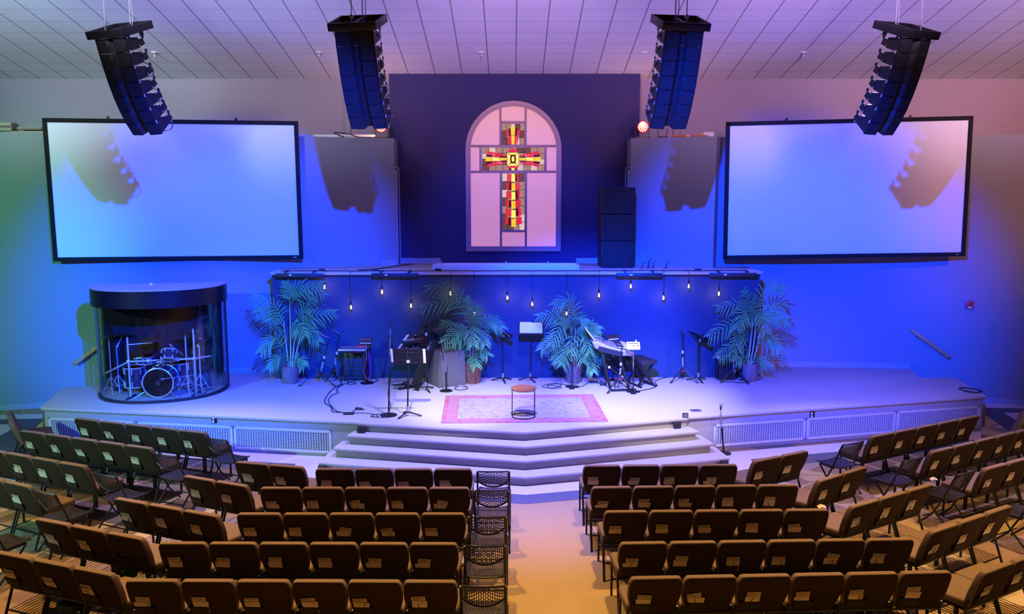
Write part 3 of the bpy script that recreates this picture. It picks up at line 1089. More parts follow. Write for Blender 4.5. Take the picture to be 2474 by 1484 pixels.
def flat_mesh(name, m, w, h, lines):
    b = MB().box((0, 0, h / 2), (w, .003, h))
    b.mi = 1
    for x, z, lw, lh in lines:
        b.box((x, -.0022, z), (lw, .0015, lh))
    o = b.obj(name, [m, M['ink']], flat=True)
    return o


ENV0 = flat_mesh('offering_envelope', M['envelope'], .145, .15, [(0, .143, .135, .0025), (0, .118, .13, .002)])
CARD0 = flat_mesh('visitor_card', M['card'], .135, .18, [(0, .168, .12, .0035), (-.01, .158, .09, .0025), (0, .145, .12, .002)])
bp = MB().tube([(0, 0, 0), (0, 0, .085)], .0035, 6)
PEN0 = bp.obj('pencil', M['pencil'])
proto = make_church_chair()
fproto = make_folding_chair()
_first = {'c': proto, 'f': fproto, 'offering_envelope': ENV0, 'visitor_card': CARD0, 'pencil': PEN0}
ORD = ['first', 'second', 'third', 'fourth', 'fifth', 'sixth']
ROW = ['front', 'second', 'third', 'fourth', 'fifth']
rc = random.Random(11)


def put(key, loc, rz, label, group):
    src = _first[key]
    if src.get('used'):
        o = copy_tree(src)
    else:
        o = src
        o['used'] = 1
    o.location = loc
    o.rotation_euler = (0, 0, rz)
    o['label'] = label
    o['group'] = group
    return o


def small(key, base, loc, rot, label, cat, group):
    o = base if not base.get('used') else base.copy()
    if base.get('used'):
        COL.objects.link(o)
    base['used'] = 1
    o.location = loc
    o.rotation_euler = rot
    tag(o, label, cat, group)
    return o


def chair_at(c, ang, lab, where, group, cards=True):
    rot = Matrix.Rotation(ang, 3, 'Z')
    org = Vector((c[0], c[1], 0)) - rot @ Vector((0, yb(.86) - .03, 0))
    put('c', org, ang, 'brown padded chair ' + lab, group)
    if not cards:
        return
    dx = rc.uniform(-.02, .02)
    dz = rc.uniform(-.015, .015)
    tl = math.atan(.38)
    for key, base, z, dy, what, cat in (('visitor_card', CARD0, .505 + dz + rc.uniform(0, .02), -.0515, 'tan printed card', 'card'), ('offering_envelope', ENV0, .495 + dz, -.0575, 'cream envelope', 'envelope')):
        l = Vector((-.115 + dx + rc.uniform(-.008, .008), yb(z) + dy, z))
        roll = rc.uniform(-.09, .09) if rc.random() > .12 else rc.uniform(-.25, .25)
        m = Matrix.Rotation(ang, 4, 'Z') @ Matrix.Rotation(tl, 4, 'X') @ Matrix.Rotation(roll, 4, 'Y')
        small(key, base, org + rot @ l, m.to_euler(), what + ' in pocket of ' + where, cat, 'cards and envelopes in the chair pockets')
    if rc.random() < .45:
        z = .54
        l = Vector((-.115 + dx + rc.uniform(-.03, .05), yb(z) - .064, z))
        m = Matrix.Rotation(ang, 4, 'Z') @ Matrix.Rotation(tl, 4, 'X') @ Matrix.Rotation(rc.uniform(-.5, .5), 4, 'Y')
        small('pencil', PEN0, org + rot @ l, m.to_euler(), 'short dark pencil in pocket of ' + where, 'pencil', 'pencils in the chair pockets')


def row(n, x0, y0, x1, y1, fmt, wfmt, group, rev, skip=()):
    a, b = fz(x0, y0, .862), fz(x1, y1, .862)
    ang = math.atan2(b.y - a.y, b.x - a.x)
    mid = (a + b) / 2
    u = (b - a).normalized()
    for i in range(n):
        c = mid + u * .531 * (i - (n - 1) / 2)
        k = ORD[n - 1 - i] if rev else ORD[i]
        chair_at(c, ang, fmt.format(k), wfmt.format(k), group, i not in skip)


G1, G2, G3, G4 = 'brown chairs left of the centre aisle', 'brown chairs right of the centre aisle', 'brown chairs of the far left block', 'brown chairs of the far right block'
for r, q in enumerate(((4, 762, 1134, 1138, 1134), (5, 623, 1180, 1137, 1180), (5, 570, 1243, 1123, 1243), (6, 378, 1314, 1107, 1316), (6, 303, 1405, 1099, 1408))):
    row(*q, '{} from the centre aisle, %s row left of it' % ROW[r], 'chair {} from aisle, straight %s row left' % ROW[r], G1, True)
for r, q in enumerate(((2, 563, 1116, 733, 1131), (2, 432, 1149, 600, 1177), (3, 265, 1203, 530, 1250), (3, 86, 1255, 335, 1303), (3, -12, 1336, 260, 1390))):
    row(*q, '{} past the bend, %s row left of the aisle' % ROW[r], 'chair {} past bend, %s row left' % ROW[r], G1, True, skip=(2,) if r == 3 else ())
for r, q in enumerate(((4, 1408, 1126, 1786, 1124), (5, 1432, 1179, 1930, 1173), (5, 1457, 1238, 2010, 1233), (6, 1491, 1315, 2219, 1304), (6, 1516, 1400, 2311, 1384))):
    row(*q, '{} from the centre aisle, %s row right of it' % ROW[r], 'chair {} from aisle, straight %s row right' % ROW[r], G2, False)
for r, q in enumerate(((2, 1829, 1115, 1953, 1090), (2, 1983, 1163, 2097, 1128), (3, 2063, 1226, 2257, 1170), (3, 2260, 1286, 2445, 1223), (2, 2389, 1384, 2520, 1335))):
    row(*q, '{} past the bend, %s row right of the aisle' % ROW[r], 'chair {} past bend, %s row right' % ROW[r], G2, False)
for r, q in enumerate(((5, 190, 1012, 480, 1045), (5, 58, 1042, 347, 1082), (4, -53, 1083, 205, 1128), (2, -66, 1146, 78, 1179))):
    row(*q, '{} from the folding chair, %s row far left' % ROW[r], 'chair {} from folding chair, %s row far left' % ROW[r], G3, True)
for r, q in enumerate(((5, 2110, 1056, 2369, 1004), (5, 2258, 1092, 2505, 1033), (3, 2389, 1133, 2540, 1093))):
    row(*q, '{} from the folding chair, %s row far right' % ROW[r], 'chair {} from folding chair, %s row far right' % ROW[r], G4, False)
p = fz(20, 1018, .862)
chair_at((p.x, p.y), R(-57), 'turned edge-on at the left end of the far left second row', '', G3, False)
chair_at((p.x - .30, p.y + .46), R(-57), 'turned edge-on behind another edge-on chair, far left second row', '', G3, False)
p = fz(2482, 1000, .862)
chair_at((p.x, p.y), R(60), 'cut by the right edge of the photo beside the stage corner', '', G4, False)

FG = 'black folding chairs at the row ends'


def fold(x0, y0, x1, y1, lab, ang=None):
    a, b = fz(x0, y0, .85), fz(x1, y1, .85)
    an = math.atan2(b.y - a.y, b.x - a.x) if ang is None else R(ang)
    c = (a + b) / 2
    org = Vector((c.x, c.y, 0)) - Matrix.Rotation(an, 3, 'Z') @ Vector((0, -.32, 0))
    put('f', org, an, 'black perforated folding chair ' + lab, FG)


for r, q in enumerate(((1149, 1138, 1234, 1138), (1142, 1184, 1233, 1184), (1129, 1248, 1226, 1248), (1119, 1318, 1224, 1318), (1109, 1415, 1226, 1415))):
    fold(*q, 'beside the centre aisle, %s row' % ROW[r])
for r, q in enumerate(((488, 1055, 550, 1064), (362, 1093, 425, 1102), (215, 1139, 283, 1152), (68, 1180, 135, 1196), (-100, 1245, -25, 1264))):
    fold(*q, 'at the right end of the far left block, %s row' % ROW[r])
for r, q in enumerate(((2036, 1074, 2093, 1064), (2183, 1114, 2236, 1101), (2312, 1147, 2365, 1132), (2502, 1190, 2560, 1172))):
    fold(*q, 'at the left end of the far right block, %s row' % ROW[r])
for o in list(_first.values()):
    if 'used' in o:
        del o['used']
for o in SC.objects:
    if 'used' in o:
        del o['used']

# ---- things left on and under the seats
M['greenbag'] = mat('dark_green_cloth', (.05, .13, .05), .9, noise=.2)
M['yellow'] = mat('yellow_cover', (.75, .5, .03), .6, noise=.05)
for x, y, lab in ((303, 1397, 'dark green pouch on the rack under the third bend chair, fourth row left'), (170, 1477, 'dark green pouch on the rack under a bend chair, fifth row left')):
    t = thing('green_pouch', fz(x, y, .205), lab, 'bag', 'green pouches under the seats', rz=-.35)
    MB().box((0, 0, .055), (.24, .16, .10)).obj('pouch', M['greenbag'], t, bevel=.03, seg=3)
    MB().tube(smooth([(-.08, -.05, .10), (-.04, -.06, .13), (.04, -.06, .13), (.08, -.05, .10)], 4), .006, 6).obj('handle', M['pocket'], t)
t = thing('yellow_book', fz(1455, 1273, .2), 'yellow book on the rack under the first chair, second row right of the aisle', 'book')
MB().box((0, 0, .02), (.10, .2, .035)).obj('cover', M['yellow'], t, bevel=.003)
MB().box((.004, 0, .02), (.10, .19, .027)).obj('pages', M['paper'], t)
for x, y, lab in ((2256, 1160, 'crumpled white paper on a seat of the far right second row'), (1985, 1226, 'folded white paper on a seat past the bend, second row right of the aisle')):
    b = MB(fz(x, y, .515))
    o_ = fz(x, y, .515)
    b.add([o_ + Vector(q) * .7 for q in ((-.07, -.05, 0), (0, -.06, .03), (.07, -.04, .005), (.08, .05, .02), (0, .06, .045), (-.07, .05, .01), (-.07, -.05, -.003), (0, -.06, .027), (.07, -.04, .002), (.08, .05, .017), (0, .06, .042), (-.07, .05, .007))],
          [(0, 1, 4, 5), (1, 2, 3, 4), (6, 11, 10, 7), (7, 10, 9, 8), (0, 6, 7, 1), (1, 7, 8, 2), (2, 8, 9, 3), (3, 9, 10, 4), (4, 10, 11, 5), (5, 11, 6, 0)])
    tag(b.obj('loose_paper', M['envelope'], flat=True), lab, 'paper')

# ================================================================== HUNG AND MOUNTED THINGS
def screen(name, c4, lab, side):
    """c4: world corners TL, TR, BR, BL"""
    c4 = [Vector(p) for p in c4]
    o = sum(c4, Vector()) / 4
    t = thing(name, o, lab, 'screen', 'projection screens')
    ux = (c4[1] - c4[0]).normalized()
    uz = (c4[0] - c4[3]).normalized()
    n = ux.cross(uz).normalized()              # away from the room or towards it
    if n.y > 0:
        n = -n
    b = MB(o)
    w = .085

    def bar(p, q, off):
        b.bar(p + off, q + off, w, .06, up=n)
    bar(c4[0], c4[1], -uz * w / 2)
    bar(c4[3], c4[2], uz * w / 2)
    bar(c4[0], c4[3], ux * w / 2)
    bar(c4[1], c4[2], -ux * w / 2)
    b.obj('frame', M['frame'], t, bevel=.006)
    b = MB(o)
    k = [c4[0] + ux * w - uz * w, c4[1] - ux * w - uz * w, c4[2] - ux * w + uz * w, c4[3] + ux * w + uz * w]
    vs = [p + n * .004 for p in k] + [p - n * .01 for p in k]
    b.add(vs, [(3, 2, 1, 0), (4, 5, 6, 7), (0, 1, 5, 4), (1, 2, 6, 5), (2, 3, 7, 6), (3, 0, 4, 7)])
    b.obj('projection_surface', M['screen'], t, flat=True)
    b = MB(o)
    p = c4[2] - ux * .17 + uz * .042 + n * .033
    b.bar(p - ux * .03, p + ux * .03, .006, .02, up=uz)
    b.obj('maker_plate', M['steel'], t, flat=True)
    b = MB(o)
    for fx in (.25, .75):
        q = c4[0].lerp(c4[1], fx)
        b.bar(q - uz * .1 - n * .03, q + uz * .0 - n * .16, .05, .04)
        b.box(q + uz * .02, (.05, .03, .06))
    b.parts('wall_bracket', M['black'], t, flat=True)


screen('projection_screen', [fy(102, 285, 17.12), fy(720, 293, 17.78), fy(733, 626, 17.78), fy(130, 632, 17.12)], 'wide black-framed projection screen on the left wall above the drum booth', -1)
screen('projection_screen', [fy(1754, 295, 17.98), fy(2351, 280, 17.55), fy(2331, 619, 17.55), fy(1747, 627, 17.98)], 'wide black-framed projection screen on the right wall above the handrail', 1)

# ---- line arrays
TILT = [16, 18, 20, 23, 27, 32, 38]


def line_array(px, yaw, lab):
    top = Vector(px)
    t = thing('line_array_speaker', top, lab, 'speaker', 'hung line array speakers', rz=R(yaw))
    w, h, d = .27, .207, .26
    Z = Vector((0, 0, 0))
    y, z = 0.0, -.13
    for k, a in enumerate(TILT):
        a = R(a)
        dn = Vector((0, math.sin(a), -math.cos(a)))        # down along the front, receding
        bk = Vector((0, math.cos(a), math.sin(a)))         # back
        fr = Vector((0, y, z))
        P_ = lambda x, u, v: fr + Vector((x, 0, 0)) + dn * u + bk * v
        prof = [(-w, .0), (-.07, -.012), (-.035, .075), (.035, .075), (.07, -.012), (w, .0)]
        b = MB()
        hh, cut = h - .004, .03
        vs, n = [], len(prof) + 2
        outline = prof + [(w, d), (-w, d)]
        for u0, u1 in ((0, 0), (hh, hh)):
            for (x, v) in outline:
                uu = u0 + (cut if u0 == 0 else -cut) * (1 if v > d * .6 else 0)
                vs.append(P_(x, uu, v))
        fs = [tuple(range(n)), tuple(range(n, 2 * n))[::-1]]
        for i in range(n):
            j = (i + 1) % n
            fs.append((j, i, n + i, n + j))
        b.add(vs, fs)
        cab = b.obj('speaker_cabinet', M['speaker'], t, bevel=.004, seg=1)
        g = MB()
        for (x0, v0), (x1, v1) in ((prof[0], prof[1]), (prof[4], prof[5])):
            q = [P_(x0 + .01, .012, v0 - .006), P_(x1 - .01, .012, v1 - .006), P_(x1 - .01, hh - .012, v1 - .006), P_(x0 + .01, hh - .012, v0 - .006)]
            q2 = [p + bk * .004 for p in q]
            g.add(q + q2, [(0, 1, 2, 3), (7, 6, 5, 4), (0, 4, 5, 1), (1, 5, 6, 2), (2, 6, 7, 3), (3, 7, 4, 0)])
        g.parts('grille', M['grille'], cab, flat=True)
        r_ = MB()
        for sx in (-1, 1):
            r_.bar(P_(sx * (w + .008), -.006, .03), P_(sx * (w + .008), hh, .03), .014, .035)
            r_.bar(P_(sx * (w + .008), .05, d + .02), P_(sx * (w + .008), hh - .06, d + .05), .012, .09)
            r_.bar(P_(sx * (w + .008), .06, d + .05), P_(sx * (w + .008), .01, d + .09), .012, .04)
        r_.parts('rigging_plate', M['black'], cab, flat=True)
        s_ = MB()
        for sx in (-1, 1):
            for u in (.012, hh - .012):
                s_.lathe([(.011, -.008), (.011, .008)], 8, P_(sx * (w + .016), u, .03), Matrix.Rotation(PI / 2, 3, 'Y'))
                s_.lathe([(.009, -.008), (.009, .008)], 8, P_(sx * (w + .016), u * .7 + .03, d + .03), Matrix.Rotation(PI / 2, 3, 'Y'))
        s_.parts('bolt', M['chrome'], cab, flat=True)
        y += dn.y * h
        z += dn.z * h
    f = MB()
    w2 = .335
    for sx in (-1, 1):
        f.box((sx * w2, .19, -.055), (.03, .58, .11))
    for yy in (-.09, .47):
        f.box((0, yy, -.055), (.70, .03, .11))
    f.box((0, .19, -.05), (.06, .56, .06))
    tq = Matrix.Rotation(R(22), 3, 'X')
    f.warp(lambda p: tq @ p).obj('flying_frame', M['black'], t, bevel=.004)
    f = MB()
    for sx in (-1, 1):
        f.bar((sx * (w + .01), .02, -.09), (sx * (w + .01), .02, -.17), .014, .05)
        f.bar((sx * (w + .01), .27, -.09), (sx * (w + .01), .29, -.17), .014, .07)
    f.warp(lambda p: tq @ p).parts('frame_link', M['black'], t)
    for yy, rr in ((-.06, .007), (.40, .008)):
        L = ceil_z(top.y + yy) - top.z
        c = MB().tube([(0, yy, -.05), (0, yy, .1), (0, yy, L)], rr, 6)
        c.lathe([(.03, -.02), (.03, .02)], 10, (0, yy, .05), Matrix.Rotation(PI / 2, 3, 'X'))
        if yy > 0:
            c.tube(smooth([(.02, yy, -.02), (.05, yy, .3), (.015, yy, .6), (.03, yy, 1.0), (.01, yy, L)], 5), .006, 6)
        c.obj('hanging_cable', M['lightcable'], t)
    c = MB()
    for (ya, za) in ((.46, -.5), (.6, -.85), (.68, -1.0), (.78, -1.25)):
        c.tube(smooth([(.2, ya - .12, za + .1), (.22, ya + .06, za + .06), (.22, ya + .1, za - .06), (.2, ya - .06, za - .12)], 5), .008, 6)
    c.parts('jumper_cable', M['cable'], t)


line_array((-5.70, 12.12, 6.83), -21, 'line array speaker hung far left over the left projection screen')
line_array((-2.22, 12.0, 6.91), -9, 'line array speaker hung left of the stained glass window')
line_array((2.42, 12.0, 6.91), 9, 'line array speaker hung right of the stained glass window')
line_array((5.73, 12.12, 6.83), 21, 'line array speaker hung far right over the right projection screen')

# ---- ceiling sprinklers
for i, x in enumerate((-7.6, -4.1, -.65, 2.81, 6.2)):
    yy = 18.15
    t = thing('ceiling_sprinkler', (x, yy, ceil_z(yy)), 'white pendant sprinkler on the sloped ceiling, %s from the left' % ORD[i], 'sprinkler', 'ceiling sprinklers')
    MB().lathe([(.001, .02), (.06, .01), (.07, -.012), (.04, -.03), (.001, -.03)], 16).obj('escutcheon', M['white'], t)
    b = MB().lathe([(.012, -.03), (.016, -.06), (.012, -.09)], 10)
    for sx in (-1, 1):
        b.tube([(sx * .014, 0, -.06), (sx * .02, 0, -.09), (0, 0, -.12)], .005, 6)
    b.lathe([(.028, -.12), (.028, -.125)], 12)
    b.obj('sprinkler_head', M['steel'], t)

# ---- stage front grilles
PA, PB_ = (-8.57, 14.78), (-2.66, 13.82)
PC, PD = (3.1, 14.15), (9.13, 15.65)
gi = 0
GRW = ['left stage front at the far left end', 'left stage front, middle of three', 'left stage front next to the steps', 'right stage front next to the steps', 'right stage front, middle of three', 'right stage front at the far right end']
for (P0, P1, xs, yv) in ((PA, PB_, (121, 333, 565, 803), 1050), (PC, PD, (1722, 1946, 2162, 2364), 1030)):
    for i in range(3):
        a, c = fline(xs[i], yv, P0, P1), fline(xs[i + 1], yv, P0, P1)
        a.z = c.z = 0
        ang = math.atan2(c.y - a.y, c.x - a.x)
        L = (c - a).length - .02
        o = a.lerp(c, .5) + Matrix.Rotation(ang, 3, 'Z') @ Vector((0, -.003, .265))
        t = thing('vent_grille', o, 'white slatted air grille on the ' + GRW[gi], 'air grille', 'air grilles along the stage front', rz=ang)
        gi += 1
        h = .41
        b = MB()
        for zz in (-h / 2 + .02, h / 2 - .02):
            b.box((0, -.012, zz), (L, .024, .04))
        for xx in (-L / 2 + .025, L / 2 - .025):
            b.box((xx, -.012, 0), (.05, .024, h))
        b.obj('frame', M['grillemetal'], t, bevel=.003)
        MB().box((0, -.001, 0), (L - .08, .002, h - .06)).obj('back_plate', M['louvre'], t, flat=True)
        b = MB()
        n = int((L - .1) / .046)
        for k in range(n):
            b.box((-(L - .1) / 2 + (k + .5) * (L - .1) / n, -.01, 0), (.014, .014, h - .08))
        for k in range(11):
            b.box((0, -.006, -(h - .1) / 2 + (h - .1) * k / 10), (L - .1, .006, .008))
        b.obj('grille_slats', M['grillemetal'], t, flat=True)

# ---- outlets and step-side boxes
for (x, yv, P0, P1, lab) in ((518, 1015, PA, PB_, 'double power outlet on the left stage front above a grille'), (1962, 1002, PC, PD, 'double power outlet on the right stage front above a grille')):
    p = fline(x, yv, P0, P1)
    ang = math.atan2(P1[1] - P0[1], P1[0] - P0[0])
    t = thing('power_outlet', p, lab, 'power outlet', 'stage front outlets', rz=ang)
    MB().box((0, -.006, 0), (.10, .012, .115)).obj('cover_plate', M['black'], t, bevel=.004)
    b = MB()
    for zz in (-.026, .026):
        b.lathe([(.021, -.002), (.021, .004)], 14, (-.015, -.014, zz), Matrix.Rotation(PI / 2, 3, 'X'))
    b.parts('socket', M['white'], t)
for (p, lab, rz) in (((-2.56, 13.66, .555), 'black step light box under the stage edge, top of the left step end', -10), ((2.86, 13.935, .555), 'black step light box under the stage edge, top of the right step end', 16),
                     ((-3.09, 13.0, .085), 'black step light box at the left end of the lowest step', -10), ((3.52, 13.25, .085), 'black step light box at the right end of the lowest step', 16)):
    t = thing('step_light', p, lab, 'step light', 'step lights', rz=R(rz))
    MB().box((0, 0, 0), (.13, .06, .12)).obj('housing', M['plastic'], t, bevel=.01)
    MB().lathe([(.001, .01), (.04, .006), (.042, -.004)], 16, (.0, -.032, 0), Matrix.Rotation(PI / 2, 3, 'X')).obj('lens', M['grille'], t)
t = thing('step_monitor_box', (3.02, 14.06, .66), 'small dark box standing on the stage edge above the right steps', 'box')
MB().box((0, -.02, .04), (.10, .05, .08)).obj('housing', M['plastic'], t, bevel=.008)
MB().box((0, -.046, .04), (.08, .004, .06)).obj('front_panel', M['louvre'], t)

# ---- handrails and alarm on the walls
for (a, c, wallf, lab) in ((fy(2203, 797, 18.0), fy(2294, 864, 17.85), lambda x: wall_y(WR, x), 'wooden handrail sloping down the right wall'),
                           (fy(176, 881, 17.2), fy(262, 818, 17.3), lambda x: wall_y(WL, x), 'wooden handrail sloping down the left wall behind the drum booth')):
    a.y, c.y = wallf(a.x) - .085, wallf(c.x) - .085
    o = (a + c) / 2
    t = thing('handrail', o, lab, 'handrail', 'wall handrails')
    b = MB(o).bar(a, c, .06, .085)
    b.parts('rail', M['rail'], t, bevel=.015)
    for f_ in (.2, .8):
        q = a.lerp(c, f_)
        MB(o).tube([q + Vector((0, 0, -.02)), q + Vector((0, .03, -.07)), (q.x, wallf(q.x) - .002, q.z - .06)], .009, 8).parts('bracket', M['steel'], t)
p = fy(2344, 737, 17.8)
p.y = wall_y(WR, p.x)
t = thing('fire_alarm', p, 'red fire alarm strobe on the right wall', 'fire alarm', rz=-math.atan(.345))
MB().box((0, -.025, 0), (.145, .05, .17)).obj('housing', M['red'], t, bevel=.012)
MB().box((0, -.055, -.055), (.09, .03, .035)).obj('strobe_lens', M['white'], t, bevel=.01)

# ---- upper ledge: subwoofers, trough, light bars, pendants
for i, (z, lab) in enumerate(((ZL, 'bottom'), (ZL + .585, 'middle'), (ZL + 1.17, 'top'))):
    t = thing('subwoofer', (2.305, 18.42, z), 'black subwoofer cabinet, %s of the stack right of the window' % lab, 'subwoofer', 'stacked subwoofers', rz=R((0, .8, 0)[i]))
    MB().box((0, 0, .29), (.72, .78, .575)).obj('cabinet', M['speaker'], t, bevel=.012)
    MB().box((0, -.396, .29), (.66, .014, .52)).parts('grille', M['grille'], t, bevel=.004)
t = thing('baptistry_trough', (-.13, 17.8, ZL), 'long white metal trough rim on the ledge under the window', 'trough')
b = MB()
for yy in (-.24, .24):
    b.box((0, yy, .055), (3.1, .05, .11))
for xx in (-1.54, 1.54):
    b.box((xx, 0, .055), (.05, .52, .11))
b.obj('rim', M['white'], t, bevel=.006)
MB().box((0, 0, .05), (3.02, .44, .02)).obj('lid_panel', M['white'], t)
b = MB()
for xx in (-1.5, -1.38, .0, .9):
    b.box((xx, -.1, .14), (.03, .03, .06))
b.parts('clamp', M['steel'], t)
for i, (x0, x1) in enumerate(((666, 780), (897, 1010), (1490, 1602), (1718, 1832))):
    a, c = fy(x0, 668, 17.0), fy(x1, 667, 17.0)
    x = (a.x + c.x) / 2
    yy = 17.08 + (x + 5) * .0118
    L = c.x - a.x
    t = thing('light_bar', (x, yy, 2.86), 'black stage light bar clamped to the ledge, %s from the left' % ORD[i], 'light bar', 'ledge light bars')
    MB().box((0, -.08, -.0), (L, .09, .085)).obj('housing', M['plastic'], t, bevel=.01)
    b = MB()
    for k in range(9):
        b.lathe([(.03, -.003), (.03, .003)], 12, (-L / 2 + (k + .5) * L / 9, -.08, -.046))
    b.obj('lens_row', M['grille'], t)
    b = MB()
    for sx in (-.3, .3):
        b.bar((sx * L, -.08, .03), (sx * L, -.07, .085), .05, .02)
        b.bar((sx * L, -.08, .08), (sx * L, .12, .085), .05, .02)
    b.parts('yoke', M['plastic'], t)
    MB().box((-L * .18, -.128, .012), (.055, .012, .03)).obj('status_display', M['white'], t)
PEND = ((784, 694), (848, 743), (923, 706), (993, 739), (1088, 710), (1146, 757), (1226, 720), (1286, 735), (1369, 758), (1447, 714), (1524, 692), (1603, 720), (1664, 692), (1737, 710))
NTH = ORD + ['seventh', 'eighth', 'ninth', 'tenth', 'eleventh', 'twelfth', 'thirteenth', 'fourteenth']
for i, (x, yv) in enumerate(PEND):
    yy = 16.98 + (x - 784) / 950 * .1
    p = fy(x, yv, yy)
    t = thing('pendant_bulb', p, 'glowing filament bulb hung on a black cord from the ledge, %s from the left' % NTH[i], 'light bulb', 'filament bulbs hung from the ledge')
    dz = ZL + .012 - p.z
    MB().tube([(0, 0, .12), (0, 0, dz - .09), (0, .04, dz - .01), (0, .13, dz), (0, .3, dz)], .005, 6).obj('cord', M['cable'], t)
    MB().lathe([(.001, .135), (.016, .13), (.019, .06), (.001, .06)], 14).parts('socket', M['black'], t)
    MB().lathe([(.014, .06), (.018, .045), (.034, .0), (.036, -.025), (.026, -.055), (.001, -.068)], 18).obj('glass_bulb', M['bulbglass'], t)
    b = MB()
    for k in range(6):
        a = 2 * PI * k / 6
        b.tube([(.006 * math.cos(a), .006 * math.sin(a), .04), (.014 * math.cos(a), .014 * math.sin(a), -.03)], .0022, 4)
    b.obj('filament', M['filament'], t)
    l = bpy.data.lights.new('bulb_glow', 'POINT')
    l.color, l.energy, l.shadow_soft_size = (1.0, 0.55, 0.28), 3.6, .02
    lo = bpy.data.objects.new('bulb_glow', l)
    COL.objects.link(lo)
    lo.location = p + Vector((0, 0, -.005))

# ---- cable run along the ledge
pts = []
rr = random.Random(5)
for k in range(40):
    x = -4.8 + k * .25
    pts.append((x, 17.2 + (x + 5) * .012 + rr.uniform(-.04, .05), ZL + .012))
tag(MB().tube(smooth(pts, 3), .009, 6).obj('ledge_cable', M['cable']), 'long black cable lying along the front of the ledge', 'cable')
tag(MB().tube(smooth([(-3.25, 17.4, ZL + .012), (-2.9, 17.7, ZL + .012), (-2.5, 18.6, ZL + .012), (-2.3, 19.0, ZL + .012)], 6), .011, 6).obj('ledge_cable', M['cable']), 'black cable running back from the ledge edge to the left doorway', 'cable')
rr = random.Random(9)
for k, (x, z0) in enumerate(((-3.98, 0), (-2.85, 0), (-1.55, 0), (3.9, 0))):
    t = thing('cable_connector', (x, 17.3, ZL), ('black cable connector on the ledge above the %s gap between bulbs' % ('first', 'third', 'fourth', 'eleventh')[k]), 'connector', 'connectors on the ledge')
    MB().box((0, 0, .03), (.13, .06, .045)).obj('body', M['plastic'], t, bevel=.01)
    MB().tube([(.06, 0, .03), (.16, .02, .015)], .012, 8).parts('plug', M['steel'], t)

# clear acrylic stand with gear on the ledge by the subwoofers
t = thing('acrylic_gear_stand', (3.02, 17.9, ZL), 'clear acrylic stand with small black clips on the ledge beside the subwoofers', 'stand')
b = MB()
for x, z in ((-.25, .26), (.1, .14)):
    for s_ in (-1, 1):
        b.bar((x + s_ * .22, 0, 0), (x + s_ * .22, 0, z), .012)
    b.bar((x - .22, 0, z), (x + .22, 0, z), .012)
b.parts('rail', M['acrylic'], t)
b = MB()
for x, z in ((-.22, .1), (-.08, .16), (.02, .12), (.3, .1)):
    b.bar((x, -.02, 0), (x + .03, -.02, z), .03, .02)
    b.bar((x, -.02, z), (x + .09, -.03, z + .06), .015, .015)
b.parts('clip', M['plastic'], t)

# ---- things on top of the side rooms
def par(x, lab, dy):
    zt = 5.76
    t = thing('par_light', (x, 18.98, zt), lab, 'stage light', 'lit par lights over the niche corners')
    MB().box((0, 0, .02), (.34, .3, .04)).obj('floor_plate', M['plastic'], t, bevel=.008)
    b = MB()
    for sx in (-1, 1):
        b.bar((sx * .15, 0, .04), (sx * .15, 0, .30), .012, .035)
    b.parts('yoke', M['plastic'], t)
    q = Matrix.Rotation(R(100), 3, 'X')
    MB().lathe([(.06, -.14), (.115, -.1), (.13, .08), (.12, .09)], 20, (0, 0, .27), q).obj('can', M['reddev'], t)
    b = MB()
    rotp = lambda x_, y_: Vector((0, 0, .27)) + q @ Vector((x_, y_, .098))
    for rr_, n in ((0, 1), (.045, 6), (.09, 12)):
        for k in range(n):
            a = 2 * PI * k / n
            b.lathe([(.017, -.004), (.012, .006), (.001, .008)], 8, rotp(rr_ * math.cos(a), rr_ * math.sin(a)), q)
    b.obj('lens_cluster', M['led'], t)
    l = bpy.data.lights.new('par_glow', 'POINT')
    l.color, l.energy, l.shadow_soft_size = (1.0, 0.42, 0.2), 16, .06
    lo = bpy.data.objects.new('par_glow', l)
    COL.objects.link(lo)
    lo.location = (x, 18.78, zt + .3)


par(-2.93, 'lit round par light on the wall top left of the dark niche', 0)
par(2.93, 'lit round par light on the wall top right of the dark niche', 0)
t = thing('wireless_router', (3.35, 18.75, 5.76), 'black router with two antennas on the wall top right of the niche', 'router')
MB().box((0, 0, .02), (.22, .15, .035)).obj('body', M['plastic'], t, bevel=.008)
for sx in (-1, 1):
    MB().tube([(sx * .08, .06, .03), (sx * .12, .06, .22)], .008, 8).obj('antenna', M['plastic'], t)
t = thing('orange_pipe', (3.85, 18.6, 5.76), 'orange pipe lying on the right wall top beside the router', 'pipe')
MB().tube([(-.35, -.05, .03), (.45, -.1, .03)], .022, 8).obj('tube', mat('orange_plastic', (.7, .16, .03), .5, noise=.05), t)
MB().lathe([(.03, -.03), (.03, .03)], 10, (.02, -.073, .03), Matrix.Rotation(PI / 2, 3, 'Y')).obj('coupling', M['white'], t)
t = thing('white_plank', (5.05, 19.0, 5.76), 'pale plank lying on the right wall top beside the projection screen', 'plank')
MB().box((0, 0, .07), (1.5, .3, .14)).obj('board', M['paper'], t, bevel=.005)
t = thing('white_plank', (-3.95, 19.0, 5.764), 'pale flat panel lying on the left wall top beside the projection screen', 'plank')
MB().box((0, 0, .04), (1.75, .3, .08)).obj('board', M['paper'], t, bevel=.005)
tag(MB().tube(smooth([(-3.7, 18.55, 5.77), (-3.9, 18.5, 5.86), (-3.6, 18.55, 5.84), (-3.4, 18.6, 5.775), (-3.1, 18.72, 5.775)], 5), .012, 6).obj('loose_cable', M['cable']), 'black loose cable on the left wall top by the par light', 'cable')
t = thing('wooden_ladder', (-10.0, 17.6, 5.76), 'wooden ladder lying on the left wall top behind the screen corner', 'ladder', rz=R(-3))
